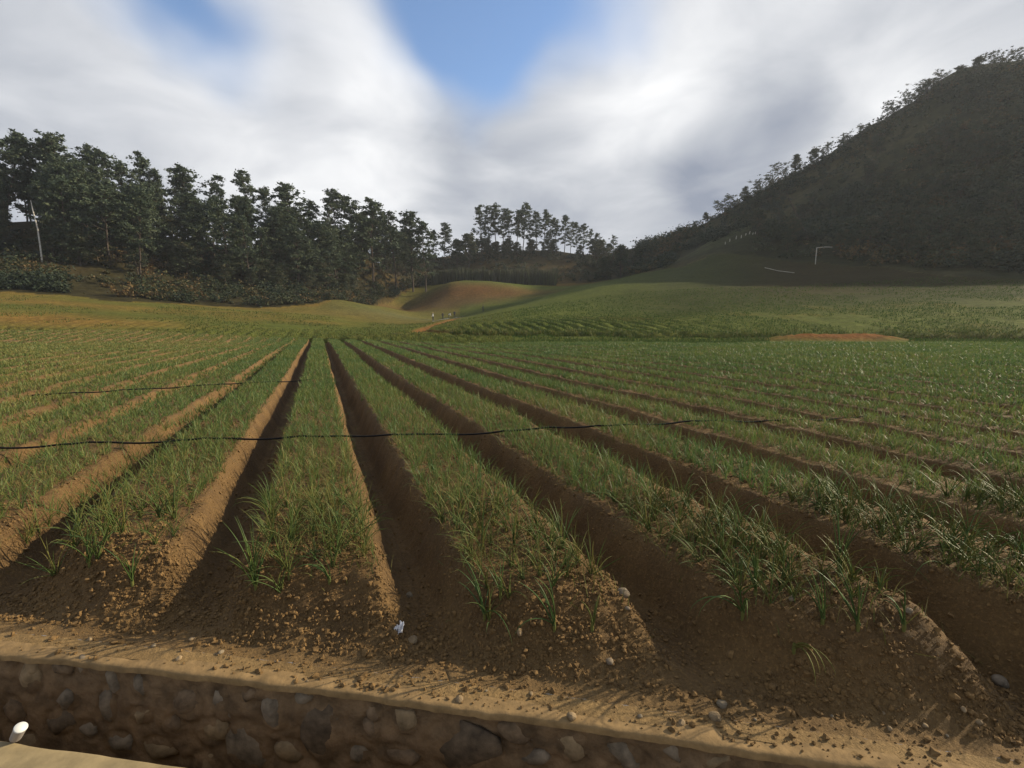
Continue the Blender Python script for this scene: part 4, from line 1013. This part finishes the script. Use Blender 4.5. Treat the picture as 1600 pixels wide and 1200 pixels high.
# ------------------------------------------------------------------ workers far off in the valley
M_SKIN = plain('skin', (0.22, 0.13, 0.085)); M_DARKCLOTH = plain('dark_cloth', (0.03, 0.032, 0.04)); M_WHITECLOTH = plain('white_cloth', (0.6, 0.6, 0.59)); M_BLUECLOTH = plain('navy_cloth', (0.035, 0.045, 0.075)); M_STRAW = plain('straw_hat', (0.34, 0.27, 0.15))
def person(px, py, yaw, bend, shirt, trousers, hat, label):
    """one skinned body; bend = forward stoop in radians"""
    g = hit(px, py, 20)
    o = thing('person', label, 'person', tuple(g), yaw)
    hip = np.array([0, 0, 0.92]); f = np.array([math.sin(bend), 0, math.cos(bend)]); back = np.array([-math.cos(bend), 0, math.sin(bend)])
    ch = hip + f * 0.36; nk = hip + f * 0.52; hd = hip + f * 0.68; tp = hip + f * 0.80
    J = [hip, hip + f * 0.18, ch, nk, hd, tp]; Rd = [0.145, 0.125, 0.15, 0.06, 0.10, 0.07]
    E_ = [(0, 1), (1, 2), (2, 3), (3, 4), (4, 5)]
    for s in (-1, 1):
        sh = nk + np.array([0, s * 0.17, 0]) - f * 0.06
        el = sh + np.array([0.06, s * 0.08, -0.27]) if bend < 0.5 else sh + np.array([0.05, s * 0.05, -0.28])
        ha = el + np.array([0.12, -s * 0.02, -0.22])
        i = len(J); J += [sh, el, ha, ha + np.array([0.03, 0, -0.09])]; Rd += [0.065, 0.05, 0.04, 0.035]; E_ += [(2, i), (i, i + 1), (i + 1, i + 2), (i + 2, i + 3)]
        h2 = hip + np.array([0, s * 0.1, -0.06]); kn = np.array([0.05 - 0.12 * s * (bend < 0.5) * 0.6, s * 0.11, 0.48]); an = np.array([-0.02 - 0.10 * s * (bend < 0.5), s * 0.11, 0.08])
        i = len(J); J += [h2, kn, an, an + np.array([0.15, 0, -0.04])]; Rd += [0.095, 0.07, 0.045, 0.04]; E_ += [(0, i), (i, i + 1), (i + 1, i + 2), (i + 2, i + 3)]
    me = bpy.data.meshes.new('body'); me.from_pydata([tuple(j) for j in J], E_, []); me.update()
    b = link('body', me, None, o)
    sk = b.modifiers.new('skin', 'SKIN'); sv_ = me.skin_vertices[0].data if me.skin_vertices else None
    if sv_ is None:
        bm = bmesh.new(); bm.from_mesh(me); bm.verts.layers.skin.verify(); bm.to_mesh(me); bm.free(); sv_ = me.skin_vertices[0].data
    for v, rr_ in zip(sv_, Rd): v.radius = (rr_, rr_)
    sv_[0].use_root = True
    ss = b.modifiers.new('smooth', 'SUBSURF'); ss.levels = ss.render_levels = 1
    dg = bpy.context.evaluated_depsgraph_get(); dg.update(); ev = b.evaluated_get(dg); m2 = bpy.data.meshes.new_from_object(ev)
    b.modifiers.clear(); b.data = m2; m2.name = 'body'; m2.materials.clear()
    for m in (trousers, shirt, M_SKIN, M_STRAW): m2.materials.append(m)
    for pl in m2.polygons:
        c = np.array(pl.center); al = (c - hip) @ f
        handy = min(np.linalg.norm(c - J[9]), np.linalg.norm(c - J[17])) < 0.09
        pl.material_index = 2 if (al > 0.55 or handy) else (1 if al > 0.0 else 0); pl.use_smooth = True
    if hat is not None:
        V, Fq = tube([hd + f * 0.05, hd + f * 0.055, hd + f * 0.06, hd + f * 0.15, hd + f * 0.17], [0.11, 0.20, 0.19, 0.10, 0.02], 12)
        link('hat', mesh_np('hat', V, Fq), hat, o)
person(677, 501.5, -YAW + rad(200), 0.1, M_WHITECLOTH, M_DARKCLOTH, M_STRAW, 'person in a white shirt standing apart at the left of the group')
person(692, 498.5, -YAW + rad(120), 0.2, M_DARKCLOTH, M_DARKCLOTH, None, 'person in all dark clothes beside the pale ground sheet')
person(701, 497, -YAW + rad(10), 1.2, M_WHITECLOTH, M_DARKCLOTH, None, 'person in a white shirt bent over the ground')
person(710, 496, -YAW + rad(80), 0.1, M_BLUECLOTH, M_DARKCLOTH, None, 'person in dark clothes standing right of the bent worker')
person(755, 487, -YAW + rad(180), 0.05, M_DARKCLOTH, M_DARKCLOTH, M_DARKCLOTH, 'lone dark figure standing higher on the slope by the brown mound')

# ------------------------------------------------------------------ thin air haze in the valley
HAZE = 0.00022
if HAZE:
    bm = bmesh.new(); bmesh.ops.create_cube(bm, size=1.0)
    for v in bm.verts: v.co = Vector((v.co.x * 900, v.co.y * 900 + 100, 0)) + Vector((0, 0, 125 if v.co.z > 0 else -60))
    me = bpy.data.meshes.new('haze'); bm.to_mesh(me); bm.free()
    hm = bpy.data.materials.new('air_haze'); hm.use_nodes = True; nt = hm.node_tree; nt.nodes.clear()
    o_ = nt.nodes.new('ShaderNodeOutputMaterial'); v_ = nt.nodes.new('ShaderNodeVolumePrincipled'); nt.links.new(v_.outputs[0], o_.inputs['Volume'])
    v_.inputs['Color'].default_value = (0.86, 0.91, 1.0, 1); v_.inputs['Density'].default_value = HAZE; v_.inputs['Anisotropy'].default_value = 0.2
    link('haze', me, hm, kind='stuff', label='thin bluish haze in the air of the valley', category='haze')
